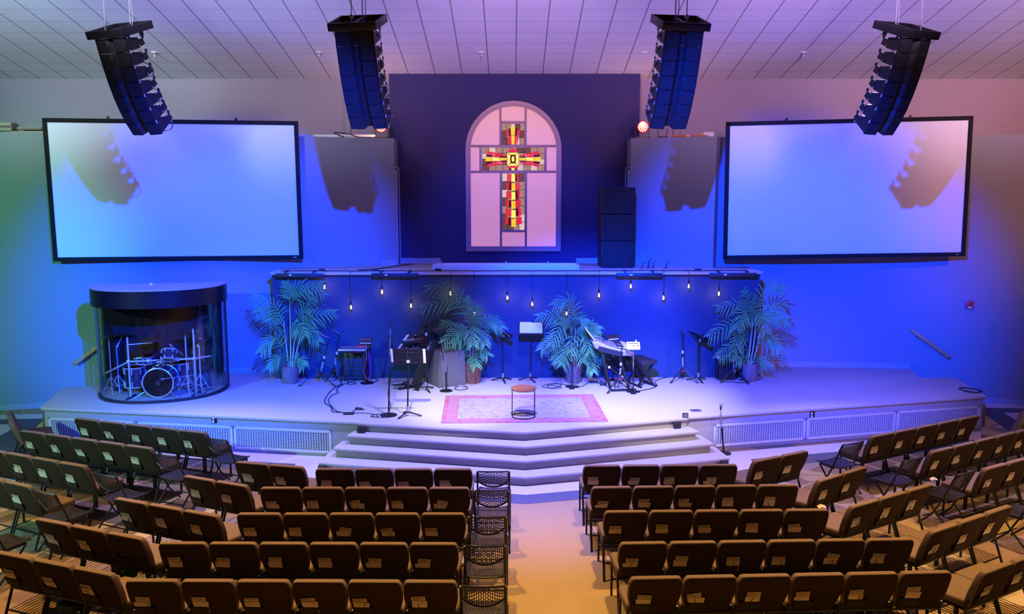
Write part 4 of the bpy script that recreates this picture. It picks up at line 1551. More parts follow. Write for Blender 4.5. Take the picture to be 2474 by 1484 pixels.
for yy in (-.2, .2):
    MB().box((0, yy, .03 if yy < 0 else .06), (1.5, .035, .05)).obj('side_rail', M['board'], t, bevel=.004)
for k in range(6):
    MB().tube([(-.6 + k * .24, -.2, .03), (-.52 + k * .24, .2, .06)], .016, 8).obj('rung', M['paper'], t)
for x, y, z, w, rz, lab in ((-10.62, 17.5, 5.815, .6, 8, 'flat cardboard box stacked on the ladder on the left wall top'), (-9.98, 17.62, 5.845, .5, 0, 'thin board resting on the ladder on the left wall top')):
    t = thing('storage_box' if w == .6 else 'spare_board', (x, y, z), lab, 'box' if w == .6 else 'board', rz=R(rz))
    h = .17 if w == .6 else .05
    MB().box((0, 0, h / 2), (w, .36, h)).obj('carton' if w == .6 else 'panel', M['board'], t, bevel=.005)
    MB().box((0, -.182, h * .5), (w * .98, .006, h * .25)).obj('edge_strip', M['brown'], t)

# ================================================================== ON THE STAGE
LOGO = mat('white_print', (.8, .8, .8), .6, noise=.02)


def sp(x, y):
    return fz(x, y, ZS)


# ---- palms
def palm(base, pot, potr, poth, lab, canes, fronds, seed):
    rr = random.Random(seed)
    Y = base.y
    t = thing('potted_palm', base, lab, 'potted palm', 'palms in baskets along the stage wall')
    prof = [(potr * .78, .0), (potr * .84, .02), (potr * .97, poth * .7), (potr, poth * .97), (potr * 1.03, poth), (potr * .93, poth), (potr * .9, poth * .86)]
    MB().lathe(prof, 28).obj('basket', pot, t)
    MB().lathe([(potr * .91, poth * .84), (potr * .5, poth * .92), (.001, poth * .94)], 20).obj('soil', M['soil'], t)
    b = MB(base)
    for c in canes:
        pts = [fy(x, y, Y) for x, y in c]
        for k in range(len(pts)):
            pts[k] += Vector((0, rr.uniform(-.04, .04) * k, 0))
        pts[0].z = base.z + poth * .85
        s = smooth(pts, 5)
        n = len(s)
        b.tube(s, [.019 - .011 * i / n for i in range(n)], 7)
    b.obj('cane', M['stem'], t)
    for fr in fronds:
        dep = fr[-1]
        px = fr[:-1]
        n = len(px)
        pts = [fy(x, y, Y + dep * (k / (n - 1)) ** 1.2) for k, (x, y) in enumerate(px)]
        s = smooth(pts, 12)
        m = len(s)
        b = MB(base)
        b.tube(s, [.007 - .005 * i / m for i in range(m)], 5)
        L = sum((s[i + 1] - s[i]).length for i in range(m - 1))
        N = 12
        for k in range(N):
            f = .22 + .78 * k / (N - 1)
            i = min(int(f * (m - 1)), m - 2)
            p = s[i].lerp(s[i + 1], f * (m - 1) - i)
            tg = (s[i + 1] - s[i]).normalized()
            nrm = Vector((rr.uniform(-.5, .5), -1, .5 + rr.uniform(-.35, .35))).normalized()
            sd = tg.cross(nrm).normalized()
            up = sd.cross(tg).normalized()
            ll = (.13 + .17 * math.sin(PI * min(1, .15 + .8 * f))) * min(1.15, .55 + L * .55)
            for sg in (-1, 1):
                sw = .45 + .9 * f
                d0 = (sd * sg + tg * sw + up * rr.uniform(-.1, .3)).normalized()
                l = ll * rr.uniform(.85, 1.12)
                w = .0085 + .005 * math.sin(PI * f)
                wd = (tg - d0 * tg.dot(d0)).normalized()
                prev = None
                vs, fs = [], []
                for q in range(5):
                    u = q / 4
                    c = p + d0 * l * u + Vector((0, 0, -.34 * l * u * u))
                    ww = w * (.55 + 1.6 * u * (1 - u) * 1.2) * (1 - u ** 4)
                    fold = up * ww * .35
                    vs += [c - wd * ww + fold, c, c + wd * ww + fold]
                for q in range(4):
                    a = q * 3
                    fs += [(a, a + 1, a + 4, a + 3), (a + 1, a + 2, a + 5, a + 4)]
                b.add(vs, fs)
        # keep fronds in front of the wall behind
        b.warp(lambda v: (v.x, min(v.y, 17.11 + (v.x + 5) * .0115), v.z))
        b.obj('frond', M['leaf'], t, ang=60)


palm(sp(702, 925), M['basket_plum'], .19, .37, 'tall potted palm in plum basket at the left end of the stage wall',
     [[(698, 888), (690, 830), (684, 775)], [(702, 888), (702, 820), (700, 735)], [(706, 888), (710, 830), (722, 795)], [(710, 888), (716, 850), (730, 800)]],
     [[(700, 750), (703, 708), (735, 692), (778, 712), -.25], [(684, 780), (662, 738), (612, 716), -.35], [(686, 790), (662, 765), (622, 748), -.1], [(718, 800), (745, 768), (806, 756), -.2],
      [(720, 800), (745, 796), (770, 824), -.3], [(714, 775), (735, 748), (762, 722), -.45], [(690, 850), (664, 818), (632, 848), -.3], [(695, 885), (676, 862), (652, 888), -.35],
      [(700, 735), (698, 705), (692, 682), -.1], [(702, 735), (730, 705), (778, 688), -.4], [(700, 780), (720, 790), (735, 812), -.5], [(690, 800), (675, 800), (655, 790), -.5], [(705, 888), (722, 868), (735, 884), -.2]], 1)
palm(sp(1142, 924), M['basket_red'], .195, .385, 'potted palm in red brown basket beside the grey covered amplifier',
     [[(1138, 882), (1136, 850), (1140, 800)], [(1143, 882), (1143, 840), (1146, 790)], [(1148, 882), (1150, 850), (1148, 815)]],
     [[(1142, 800), (1122, 735), (1088, 700), (1034, 696), -.15], [(1140, 800), (1112, 738), (1080, 728), (1024, 742), -.4], [(1142, 800), (1138, 750), (1128, 722), -.1], [(1145, 795), (1148, 765), (1156, 742), -.2],
      [(1146, 800), (1170, 778), (1192, 776), (1212, 792), -.3], [(1141, 800), (1141, 792), (1143, 832), -.7], [(1138, 800), (1112, 795), (1070, 780), -.3], [(1138, 805), (1108, 800), (1074, 826), -.5],
      [(1146, 800), (1160, 802), (1172, 832), -.5], [(1132, 865), (1112, 848), (1080, 846), -.1], [(1148, 872), (1160, 846), (1177, 858), -.3], [(1141, 884), (1142, 860), (1150, 884), -.5],
      [(1144, 790), (1146, 770), (1140, 750), -.6], [(1136, 820), (1120, 815), (1095, 830), -.4]], 2)
palm(sp(1385, 923), M['basket_grey'], .19, .4, 'bushy potted palm in grey basket behind the short microphone stand',
     [[(1382, 880), (1380, 840), (1382, 795)], [(1387, 880), (1388, 840), (1390, 790)], [(1391, 880), (1394, 850), (1396, 815)]],
     [[(1384, 800), (1388, 755), (1374, 724), (1342, 736), -.25], [(1382, 800), (1352, 765), (1302, 765), -.2], [(1380, 800), (1360, 780), (1334, 830), -.55], [(1378, 812), (1340, 815), (1308, 844), -.3],
      [(1376, 830), (1355, 838), (1348, 872), -.45], [(1390, 800), (1420, 792), (1448, 796), -.2], [(1386, 795), (1398, 768), (1418, 782), -.2], [(1392, 808), (1420, 808), (1456, 832), -.35],
      [(1390, 815), (1412, 812), (1424, 850), -.6], [(1395, 860), (1428, 848), (1457, 866), -.3], [(1395, 878), (1420, 870), (1433, 898), -.3], [(1384, 850), (1368, 842), (1358, 880), -.6],
      [(1386, 850), (1402, 845), (1408, 874), -.6], [(1380, 876), (1360, 860), (1338, 870), -.3], [(1386, 800), (1380, 790), (1360, 775), -.5], [(1388, 805), (1405, 800), (1432, 780), -.3], [(1384, 830), (1384, 812), (1378, 850), -.75]], 3)
palm(sp(1811, 919), M['basket_plum'], .185, .36, 'tall potted palm in plum basket at the right end of the stage wall',
     [[(1807, 876), (1812, 830), (1818, 775)], [(1812, 876), (1820, 830), (1828, 770)], [(1816, 876), (1830, 840), (1838, 800)]],
     [[(1824, 780), (1838, 720), (1862, 690), (1890, 696), -.1], [(1816, 790), (1790, 740), (1736, 742), -.35], [(1818, 775), (1810, 735), (1798, 702), -.2], [(1826, 780), (1850, 755), (1894, 736), -.1],
      [(1826, 790), (1858, 765), (1902, 772), -.3], [(1812, 830), (1775, 785), (1716, 812), -.35], [(1814, 830), (1790, 812), (1774, 848), -.5], [(1812, 850), (1772, 838), (1738, 862), -.4],
      [(1824, 840), (1855, 818), (1888, 850), -.3], [(1811, 882), (1796, 860), (1778, 872), -.3], [(1815, 882), (1836, 866), (1852, 884), -.3], [(1822, 785), (1800, 755), (1782, 792), -.6],
      [(1824, 785), (1832, 760), (1850, 800), -.6], [(1820, 770), (1826, 735), (1822, 712), -.4], [(1818, 790), (1806, 775), (1790, 770), -.1]], 4)


# ---- stands
def tri_legs(t, r, hub, a0, foot=.016, mt='black'):
    for k in range(3):
        a = R(a0 + 120 * k)
        d = Vector((math.cos(a), math.sin(a), 0))
        lg = MB().tube([d * .03 + Vector((0, 0, hub)), d * r + Vector((0, 0, .012))], .013, 8).obj('leg', M[mt], t)
        MB().tube([d * (r - .05) + Vector((0, 0, .035)), d * (r + .01) + Vector((0, 0, .012))], foot, 8).obj('rubber_foot', M['plastic'], lg)


def tripod_stand(base, r, hub, a0, top, lab, boom=None, vtop=False, word=None, name='microphone_stand', cat='stand'):
    t = thing(name, base, lab, cat, 'tripod stands on the stage')
    top = Vector(top) - base
    tri_legs(t, r, hub, a0)
    pole = MB().tube([(0, 0, hub * .5), top * .55 + Vector((0, 0, hub * .2))], .014, 8)
    pole.tube([top * .5 + Vector((0, 0, hub * .2)), top], .009, 8)
    pole.obj('pole', M['black'], t)
    b = MB().lathe([(.03, -.03), (.036, 0), (.026, .05)], 12, (0, 0, hub))
    b.obj('hub', M['plastic'], t)
    MB().lathe([(.034, -.012), (.034, .008)], 12, (0, 0, hub - .05)).obj('locking_ring', M['red'], t)
    MB().lathe([(.02, -.03), (.024, 0), (.02, .03)], 10, top * .53 + Vector((0, 0, hub * .2))).obj('clutch', M['chrome'], t)
    if boom:
        e = Vector(boom) - base
        MB().tube([top, e], .008, 8).obj('boom', M['steel'], t)
    if vtop:
        b = MB()
        for sx in (-1, 1):
            b.tube([top, top + Vector((sx * .06, 0, .05))], .009, 8)
        b.parts('fork', M['plastic'], t)
    if word:
        p = top * .33 + Vector((0, -.016, hub * .2))
        dx = math.atan2(top.x, top.z)
        text('maker_lettering', word, .045, LOGO, p, (PI / 2, -PI / 2 + dx, 0), t)
    return t


o = Vector((-3.95, 16.6, ZS))
tripod_stand(o, .42, .26, -150, fy(795, 817, 16.6), 'tripod stand with short boom, front one left of the folding table', fy(777, 809, 16.5), False, 'ULTIMATE')
o = Vector((-3.72, 16.95, ZS))
tripod_stand(o, .19, .26, -150, fy(820, 806, 17.0), 'tripod stand leaning towards the wall behind the other one left of the table', fy(805, 796, 16.95), False, 'ULTIMATE')
o = Vector((3.55, 16.85, ZS))
tripod_stand(o, .33, .28, -150, fy(1649, 799, 16.85), 'tripod stand with forked top left of the edge-on music stand', None, True, 'ULTIMATE')
o = Vector((2.12, 16.0, ZS))
tripod_stand(o, .34, .30, -140, fy(1503, 835, 16.0), 'tripod stand with short boom in front of the silver keyboard', fy(1491, 831, 15.95), False, 'ULTIMATE')
o = Vector((4.62, 16.8, ZS))
tripod_stand(o, .32, .30, -165, fy(1768, 838, 16.8), 'tripod stand in front of the small amplifier by the right palm', None, False, 'ULTIMATE')


def round_stand(base, top, lab, r=.13, clip=True, name='microphone_stand', mic=False, style='round'):
    t = thing(name, base, lab, 'stand', 'round based stands')
    h = Vector(top) - Vector(base)
    if style == 'round':
        MB().lathe([(r, 0), (r, .012), (r * .8, .024), (.03, .04), (.001, .045)], 24).obj('base', M['black'], t)
    else:
        b = MB()
        for k in range(3):
            a = 2 * PI * k / 3 + .4
            b.lathe([(.06, 0), (.06, .02), (.04, .03)], 12, (.09 * math.cos(a), .09 * math.sin(a), 0))
            b.bar((0, 0, .02), (.09 * math.cos(a), .09 * math.sin(a), .02), .06, .03)
        b.obj('base', M['black'], t)
    b = MB().tube([(0, 0, .03), h * .55], .014, 8)
    b.obj('pole', M['black'], t)
    MB().tube([h * .5, h], .009, 8).obj('upper_pole', M['steel'], t)
    MB().lathe([(.018, -.03), (.022, 0), (.018, .03)], 10, h * .55).obj('clutch', M['plastic'], t)
    if clip:
        b = MB()
        b.tube([h, h + Vector((0, -.02, .06))], .017, 8)
        for sx in (-1, 1):
            b.tube([h + Vector((sx * .012, -.015, .05)), h + Vector((sx * .02, -.03, .11))], .006, 6)
        b.obj('microphone_clip', M['plastic'], t)
    return t


t = round_stand(sp(939, 1004), fy(943, 793, 14.18), 'tall round based microphone stand with a looped cable, left of the rug', .15)
b = MB()
h = fy(943, 793, 14.18) - sp(939, 1004)
for k in range(3):
    b.tube(smooth([h * .72 + Vector((-.02 - .01 * k, -.03, 0)), h * .84 + Vector((-.05, -.03, .02)), h * .9 + Vector((.0, -.03, .03)), h * .84 + Vector((.04, -.03, 0)), h * .7 + Vector((.02, -.03, 0)), h * .62 + Vector((-.01, -.03, 0))], 6), .008, 6)
b.tube(smooth([h * .62 + Vector((0, -.03, 0)), h * .4 + Vector((.02, -.02, 0)), h * .25 + Vector((-.015, -.02, 0)), h * .1 + Vector((.03, -.02, 0)), Vector((-.05, -.16, .012)), Vector((-.3, -.1, .012))], 8), .007, 6)
tag(b.obj('microphone_cable', M['cable']), 'black cable looped round the tall microphone stand left of the rug', 'cable')


cb = [x for x in SC.objects if x.name.startswith('microphone_cable')][0]
cb.location = sp(939, 1004)
round_stand(sp(1078, 945), fy(1076, 868, 15.95), 'low round based microphone stand in front of the grey covered amplifier', .13, False)
t = [x for x in SC.objects if x.get('label', '').startswith('low round')][0]
bm_ = MB()
hh = fy(1076, 868, 15.95) - sp(1078, 945)
bm_.tube([hh, hh + Vector((-.09, .02, .42))], .009, 8)
bm_.tube([hh + Vector((-.0, 0, -.14)), hh + Vector((.0, 0, .08))], .014, 8)
bm_.obj('boom', M['steel'], t)
round_stand(sp(1382, 937), fy(1382, 828, 16.3), 'short microphone stand in front of the bushy palm', .1, True, style='tri')
o = Vector((3.72, 14.07, 0))
round_stand(o, fy(1741, 990, 14.07), 'thin microphone stand on the hall floor beside the right end of the steps', .13, True)


def music_stand(base, ctr, rz, tilt, lab, papers=0, edge=None):
    t = thing('music_stand', base, lab, 'music stand', 'black music stands', rz=R(rz))
    c = Vector(ctr) - Vector(base)
    c = Matrix.Rotation(-R(rz), 3, 'Z') @ c
    for k in range(3):
        a = R(90 + 120 * k + 25)
        d = Vector((math.cos(a), math.sin(a), 0))
        MB().tube(smooth([Vector((0, 0, .085)), d * .1 + Vector((0, 0, .055)), d * .25 + Vector((0, 0, .012))], 4), [.016] * 4 + [.014] * 4 + [.011], 8).obj('leg', M['black'], t)
    b = MB().tube([(0, 0, .06), (c.x, c.y, c.z - .12)], .014, 8)
    b.tube([(c.x, c.y, c.z - .4), (c.x, c.y, c.z - .03)], .010, 8)
    b.obj('pole', M['black'], t)
    MB().lathe([(.022, -.05), (.022, .05)], 10, (0, 0, .13)).obj('collar', M['steel'], t)
    q = Matrix.Rotation(R(tilt), 3, 'X')       # desk in x,z, reading side +y, top leans back to -y
    b = MB().box((0, 0, .02), (.52, .006, .33))
    b.box((0, .035, -.142), (.52, .075, .006))
    b.box((0, .07, -.13), (.52, .005, .03))
    b.box((0, -.008, .10), (.5, .012, .012))
    b.box((0, -.008, -.10), (.5, .012, .012))
    b.warp(lambda p: c + q @ p).obj('desk', M['black'], t, bevel=.002, seg=1)
    b = MB().box((0, -.02, .03), (.03, .03, .2))
    b.warp(lambda p: c + q @ p).obj('desk_bracket', M['plastic'], t)
    MB().lathe([(.03, -.012), (.034, 0), (.03, .012)], 12, c + q @ Vector((0, -.035, -.06)), Matrix.Rotation(PI / 2, 3, 'X')).obj('tilt_knob', M['chrome'], t)
    M4 = Matrix.Translation(base) @ Matrix.Rotation(R(rz), 4, 'Z')
    W3 = lambda p: M4 @ (c + q @ Vector(p))
    return W3


def sheets(W3, specs, labs):
    for (x, z, w, h, y), lb in zip(specs, labs):
        b = MB(W3((x, y, z)))
        vs = [W3((x + sx * w / 2, y + dy, z + sz * h / 2)) for dy in (0, .004) for sz in (-1, 1) for sx in (-1, 1)]
        b.add(vs, [(0, 1, 3, 2), (4, 6, 7, 5), (0, 4, 5, 1), (2, 3, 7, 6), (0, 2, 6, 4), (1, 5, 7, 3)])
        tag(b.obj('sheet_music', M['paper'], flat=True), lb, 'sheet music', 'sheet music on the stands')


w = music_stand(sp(985, 1006), fy(986, 864, 14.12), 0, 22, 'music stand with its back to the hall, front left of the rug')
sheets(w, [(-.20, .03, .20, .27, .012), (.225, .02, .16, .29, .012)], ['sheet music sticking out the right side of the front left music stand', 'sheet music sticking out the left side of the front left music stand'])
music_stand(sp(1028, 944), fy(1028, 799, 16.0), 62, 20, 'music stand turned sideways in front of the black keyboard column')
w = music_stand(sp(1215, 922), fy(1214, 803, 16.8), -72, 50, 'edge-on music stand holding paper, between the red basket palm and the window', 1)
sheets(w, [(0, .02, .40, .28, .012)], ['sheet music on the edge-on stand beside the red basket palm'])
w = music_stand(sp(1281, 920), fy(1283, 797, 16.85), 178, 38, 'music stand with open white sheets facing the hall, behind the stool')
sheets(w, [(-.115, .02, .235, .28, .012), (.115, .035, .235, .27, .017)], ['white sheet music on the right half of the stand facing the hall', 'white sheet music on the left half of the stand facing the hall'])
w = music_stand(sp(1687, 921), fy(1688, 815, 16.87), -75, 52, 'edge-on music stand next to the forked tripod stand')
t = thing('clip_on_tray', w((-.05, .06, -.09)), 'small dark tray clipped to the rightmost music stand', 'tray')
MB().box((0, 0, 0), (.16, .2, .02)).obj('tray_plate', M['plastic'], t, bevel=.004)
MB().bar((.0, .06, .01), (.06, .08, .06), .03).parts('clamp', M['plastic'], t)

# ---- folding table with gear at the left of the wall
c0 = Vector((-3.25, 16.72, ZS))
t = thing('keyboard_table', c0, 'small black folding table below the third bulb', 'table')
zt = fy(845, 845, 16.6).z - ZS
MB().box((0, 0, zt), (.56, .42, .03)).obj('top', M['steel'], t, bevel=.005)
MB().box((0, 0, zt - .03), (.52, .38, .03)).obj('apron', M['black'], t)
for sx in (-1, 1):
    for s2 in (-1, 1):
        MB().tube([(sx * .24, s2 * .16, zt - .03), (sx * .24, s2 * .02, zt * .4), (sx * .24, -s2 * .19, .01)], .011, 8).obj('leg', M['black'], t)
t = thing('slatted_amplifier', (-3.27, 17.02, ZS), 'black cabinet with horizontal slats under the folding table', 'amplifier')
MB().box((0, 0, .29), (.50, .10, .58)).obj('cabinet', M['plastic'], t, bevel=.01)
b = MB()
for k in range(6):
    b.box((0, -.055, .06 + k * .09), (.48, .02, .02))
b.obj('slats', M['navy'], t)
t = thing('red_preamp', (-3.08, 16.7, ZS + zt + .015), 'red metal box on the right side of the folding table', 'audio box')
MB().box((0, 0, .03), (.17, .14, .06)).obj('case', M['reddev'], t, bevel=.005)
b = MB()
for k in range(3):
    b.lathe([(.01, 0), (.008, .012)], 10, (-.05 + .05 * k, -.07, .03), Matrix.Rotation(PI / 2, 3, 'X'))
b.parts('knob', M['chrome'], t)
bp = sp(887, 926)
t = round_stand(bp, fy(884, 832, 16.6), 'round based stand carrying a monitor mixer beside the folding table', .14, False, 'mixer_stand')
p = fy(884, 825, 16.6)
t = thing('personal_mixer', p, 'small personal mixer on the stand beside the folding table', 'mixer', 'personal mixers')
q = Matrix.Rotation(R(-35), 3, 'X') if False else Matrix.Rotation(R(40), 3, 'X')
MB().box((0, 0, 0), (.25, .16, .035), q).obj('case', M['plastic'], t, bevel=.006)
b = MB().box(q @ Vector((0, -.065, .02)), (.23, .014, .006), q)
b.obj('button_strip', M['white'], t)
b = MB()
for k in range(6):
    b.lathe([(.01, .016), (.008, .03)], 8, q @ Vector((-.09 + k * .036, .03, 0)), q)
b.parts('knob', M['silver'], t)
tag(MB().tube(smooth([fy(877, 855, 16.62), fy(882, 880, 16.6), fy(879, 900, 16.62), fy(886, 915, 16.6), fy(894, 909, 16.62), fy(895, 885, 16.6), fy(892, 860, 16.62), fy(891, 845, 16.62)], 6), .006, 6).obj('hanging_cable', M['pinkcable']), 'magenta cable hanging beside the folding table', 'cable')

# ---- keyboard column with two keyboards seen end on
bs = sp(1002, 937)
t = thing('keyboard_column_stand', bs, 'black slanted column keyboard stand left of the grey covered amplifier', 'keyboard stand')
ctop = fy(1052, 806, 16.5) - bs
col = MB().bar(Vector((0, 0, .02)), ctop, .17, .12, up=(0, 1, 0)).obj('column', M['black'], t, bevel=.012)
d_ = ctop.normalized()
text('maker_lettering', 'ULTIMATE', .075, LOGO, ctop * .70 + Vector((-.03, -.064, 0)), (PI / 2, -PI / 2 + math.atan2(ctop.x, ctop.z), 0), t)
b = MB()
for s_ in (-1, 1):
    b.bar((0, 0, .03), (-.30, s_ * .2, .02), .05, .04)
    b.bar((0, 0, .03), (.1, s_ * .3, .02), .05, .04)
b.parts('foot', M['black'], t, bevel=.008)
b = MB()
k1, k2 = fy(990, 848, 16.3) - bs, fy(1000, 825, 16.3) - bs
for kk, f_ in ((k1, .55), (k2, .82)):
    for s_ in (-.22, .22):
        b.bar(ctop * f_ + Vector((0, s_ * .3, 0)), (kk.x - .1, s_, kk.z - .035), .03, .03)
b.parts('arm', M['black'], t)


def end_on_keyboard(c, wd, ang, ln, lab, keys=True):
    t = thing('keyboard', c, lab, 'keyboard', 'keyboards on the column stand')
    q = Matrix.Rotation(R(ang), 3, 'Y')
    MB().box((0, 0, 0), (wd, ln, .07), q).obj('case', M['plastic'], t, bevel=.012)
    MB().box(q @ Vector((-wd * .24, 0, .038)), (wd * .46, ln * .92, .012), q).obj('white_keys', M['keys'], t)
    b = MB()
    for k in range(24):
        if k % 7 not in (2, 6):
            b.box(q @ Vector((-wd * .17, -ln * .44 + k * ln * .037, .05)), (wd * .28, ln * .017, .014), q)
    b.obj('black_keys', M['plastic'], t)
    b = MB()
    for k in range(8):
        b.box(q @ Vector((wd * .25, -ln * .35 + k * ln * .1, .038)), (.03, .05, .01), q)
    b.obj('buttons', M['silver'], t)


end_on_keyboard(fy(990, 838, 16.5), .50, -15, .95, 'lower keyboard on the slanted column stand, seen end on')
end_on_keyboard(fy(1002, 819, 16.5), .42, -3, .7, 'upper small keyboard on the slanted column stand, seen end on')
t = thing('red_stage_pedal', fy(1021, 818, 16.1), 'small red box at the end of the upper keyboard', 'audio box')
MB().box((0, 0, .02), (.06, .1, .05)).obj('case', M['red'], t, bevel=.005)
MB().lathe([(.01, 0), (.008, .012)], 8, (0, 0, .045)).parts('knob', M['chrome'], t)
t = thing('personal_mixer', fy(1058, 797, 16.35), 'flat personal mixer on top of the slanted keyboard column', 'mixer', 'personal mixers')
q = Matrix.Rotation(R(-12), 3, 'Y')
MB().box((0, 0, 0), (.3, .2, .04), q).obj('case', M['plastic'], t, bevel=.008)
b = MB()
for k in range(5):
    b.lathe([(.01, .018), (.008, .035)], 8, q @ Vector((-.1 + k * .05, -.04, 0)), q)
b.parts('knob', M['silver'], t)
for k, (x, y, lab) in enumerate(((968, 930, 'black pedal board lying left of the keyboard column, upper one'), (972, 938, 'flat black pedal lying left of the keyboard column, nearest one'))):
    t = thing('floor_pedal', sp(x, y), lab, 'pedal', 'floor pedals')
    MB().xprism([(-.17, 0), (.17, 0), (.17, .03 + .03 * (1 - k)), (-.17, .02)], -.09, .09).obj('base', M['plastic'], t, bevel=.006)
    MB().box((-.05, 0, .045 - .012 * k), (.2, .13, .012), Matrix.Rotation(R(-6), 3, 'Y')).obj('treadle', M['silver' if k == 0 else 'steel'], t, bevel=.003)
t = thing('covered_amplifier', (-1.35, 16.70, ZS), 'grey cloth covered amplifier box between keyboard column and red basket', 'amplifier', rz=R(32))
b = MB()
b.prism([(-.31, -.31), (.28, -.31), (.28, .29), (-.31, .29)], 0, .70)
b.warp(lambda p: (p.x * (1.06 - .1 * p.z), p.y * (1.06 - .1 * p.z), p.z + (.015 * p.x if p.z > .4 else 0)))
b.obj('cloth_cover', M['grey'], t, bevel=.03, seg=3)
b = MB()
for x, y in ((-.33, -.36), (.33, -.36)):
    b.tube([(x * .98, y * .93, .66), (x * 1.03, y * .975, .02)], .012, 6)
b.parts('cover_seam', M['grey'], t)
tag(MB().tube(smooth([fy(1047, 828, 16.2), fy(1058, 850, 16.2), fy(1068, 862, 16.2), fy(1072, 845, 16.2), fy(1076, 832, 16.2)], 6), .006, 6).obj('patch_cable', M['cable']), 'thin black cable drooping from the keyboard column', 'cable')
p0 = sp(1112, 940)
tag(MB().tube(smooth([(p0.x + .13 * math.cos(a * .9) * (1 + .2 * math.sin(a)), p0.y + .17 * math.sin(a * .9), ZS + .012 + .0012 * a) for a in range(0, 26)], 3), .007, 6).obj('coiled_cable', M['lightcable']), 'pale cable coiled on the floor right of the covered amplifier', 'cable')

# ---- silver keyboard, bench, module stand
kc = Vector((1.86, 16.55, 1.335))
kb = fy(1476, 838, 16.45)
t = thing('silver_keyboard', (kb.x, 16.5, kb.z), 'silver workstation keyboard turned sideways right of the bushy palm', 'keyboard')
b = MB()
prof = [(-.42, .16), (-.30, .17), (-.05, .06), (.30, -.01), (.40, -.055), (.38, -.12), (.10, -.12), (-.36, .03)]
b.xprism(prof, -.42, .42)
b.obj('case', M['silver'], t, bevel=.025, seg=3)
q = Matrix.Rotation(R(11), 3, 'Y')
MB().box((.22, 0, .035), (.24, .8, .012), q).obj('white_keys', M['keys'], t)
b = MB()
for k in range(22):
    if k % 7 not in (2, 6):
        b.box((.16, -.37 + k * .035, .055), (.13, .018, .014), q)
b.obj('black_keys', M['plastic'], t)
b = MB()
for k in range(6):
    b.lathe([(.012, 0), (.01, .015)], 10, (-.2 + .02 * k, -.3 + k * .1, .155 - .01 * k), Matrix.Rotation(R(24), 3, 'Y'))
b.parts('knob', M['plastic'], t)
MB().box((-.05, -.424, -.03), (.5, .006, .10), Matrix.Rotation(R(14), 3, 'Y')).obj('end_cheek', M['plastic'], t)
b = MB().box((-.44, 0, .28), (.02, .62, .30), Matrix.Rotation(R(-38), 3, 'Y'))
b.obj('music_rest', M['white'], t, bevel=.004)
t = thing('keyboard_stand', (kb.x, 16.5, ZS), 'black trestle stand under the silver keyboard', 'keyboard stand')
hz = kb.z - ZS - .12
for s_ in (-1, 1):
    MB().bar((-.20, s_ * .33, hz + .02), (-.03, s_ * .33, .0), .05, .03, up=(0, 1, 0)).obj('leg', M['black'], t, bevel=.004)
    MB().bar((.14, s_ * .33, hz - .02), (.34, s_ * .33, .0), .05, .03, up=(0, 1, 0)).obj('leg', M['black'], t, bevel=.004)
    MB().bar((-.15, s_ * .33, hz * .75), (.28, s_ * .33, hz * .28), .035, .02, up=(0, 1, 0)).parts('brace', M['black'], t)
b = MB()
b.bar((-.1, -.33, hz * .55), (-.1, .33, hz * .55), .03)
b.bar((.24, -.33, hz * .5), (.24, .33, hz * .5), .03)
b.parts('cross_bar', M['black'], t)
MB().bar((-.05, -.52, .02), (.46, -.46, .02), .05, .04).obj('floor_bar', M['black'], t, bevel=.004)
b = MB()
for f_ in (.2, .8):
    b.lathe([(.025, -.01), (.025, .02)], 10, (-.15 + .43 * f_, -.35, hz * (.75 - .47 * f_)), Matrix.Rotation(PI / 2, 3, 'X'))
b.parts('knob', M['chrome'], t)
p = fy(1482, 817, 16.95)
t = round_stand(Vector((p.x, 16.95, ZS)), p + Vector((0, 0, -.06)), 'stand with small mixer close to the wall behind the silver keyboard', .1, False, 'mixer_stand')
t = thing('personal_mixer', p, 'small personal mixer behind the silver keyboard', 'mixer', 'personal mixers')
q = Matrix.Rotation(R(40), 3, 'X') @ Matrix.Rotation(R(-8), 3, 'Y')
MB().box((0, 0, 0), (.24, .16, .035), q).obj('case', M['plastic'], t, bevel=.006)
MB().box(q @ Vector((0, -.05, .02)), (.2, .02, .006), q).obj('button_strip', M['white'], t)
MB().tube([(-.13, 0, 0), (-.2, 0, .09)], .01, 6).obj('antenna', M['plastic'], t)
p = fy(1530, 836, 15.8)
bs = sp(1530, 949)
round_stand(bs, Vector((p.x, 15.8, p.z - .05)), 'stand with three lobed base carrying the pale control box', .14, False, 'controller_stand', style='tri')
t = thing('control_box', p, 'pale control box on its own stand right of the silver keyboard', 'mixer')
q = Matrix.Rotation(R(48), 3, 'X')
MB().box((0, 0, 0), (.26, .17, .05), q).obj('case', M['white'], t, bevel=.015, seg=3)
b = MB().box(q @ Vector((0, .035, .027)), (.2, .012, .006), q)
b.box(q @ Vector((0, -.02, .027)), (.04, .015, .006), q)
b.box(q @ Vector((.08, -.01, .027)), (.02, .03, .006), q)
b.obj('control_strip', M['plastic'], t)
MB().tube([q @ Vector((.06, .07, .03)), q @ Vector((.05, .1, .06))], .014, 8).parts('plug', M['white'], t)
p = sp(1545, 925)
zt = fy(1545, 866, 16.6).z - ZS
t = thing('keyboard_bench', (p.x, 16.6, ZS), 'black padded bench on crossed legs right of the silver keyboard', 'bench', rz=R(22))
MB().box((0, 0, zt - .03), (.36, .66, .085)).obj('cushion', M['plastic'], t, bevel=.018, seg=3)
for s_ in (-1, 1):
    y_ = s_ * .22
    l1 = MB().bar((-.17, y_, zt - .08), (.17, y_, .02), .045, .025, up=(0, 1, 0)).obj('leg', M['black'], t)
    l2 = MB().bar((.17, y_ + .026, zt - .08), (-.17, y_ + .026, .02), .045, .025, up=(0, 1, 0)).obj('leg', M['black'], t)
b = MB()
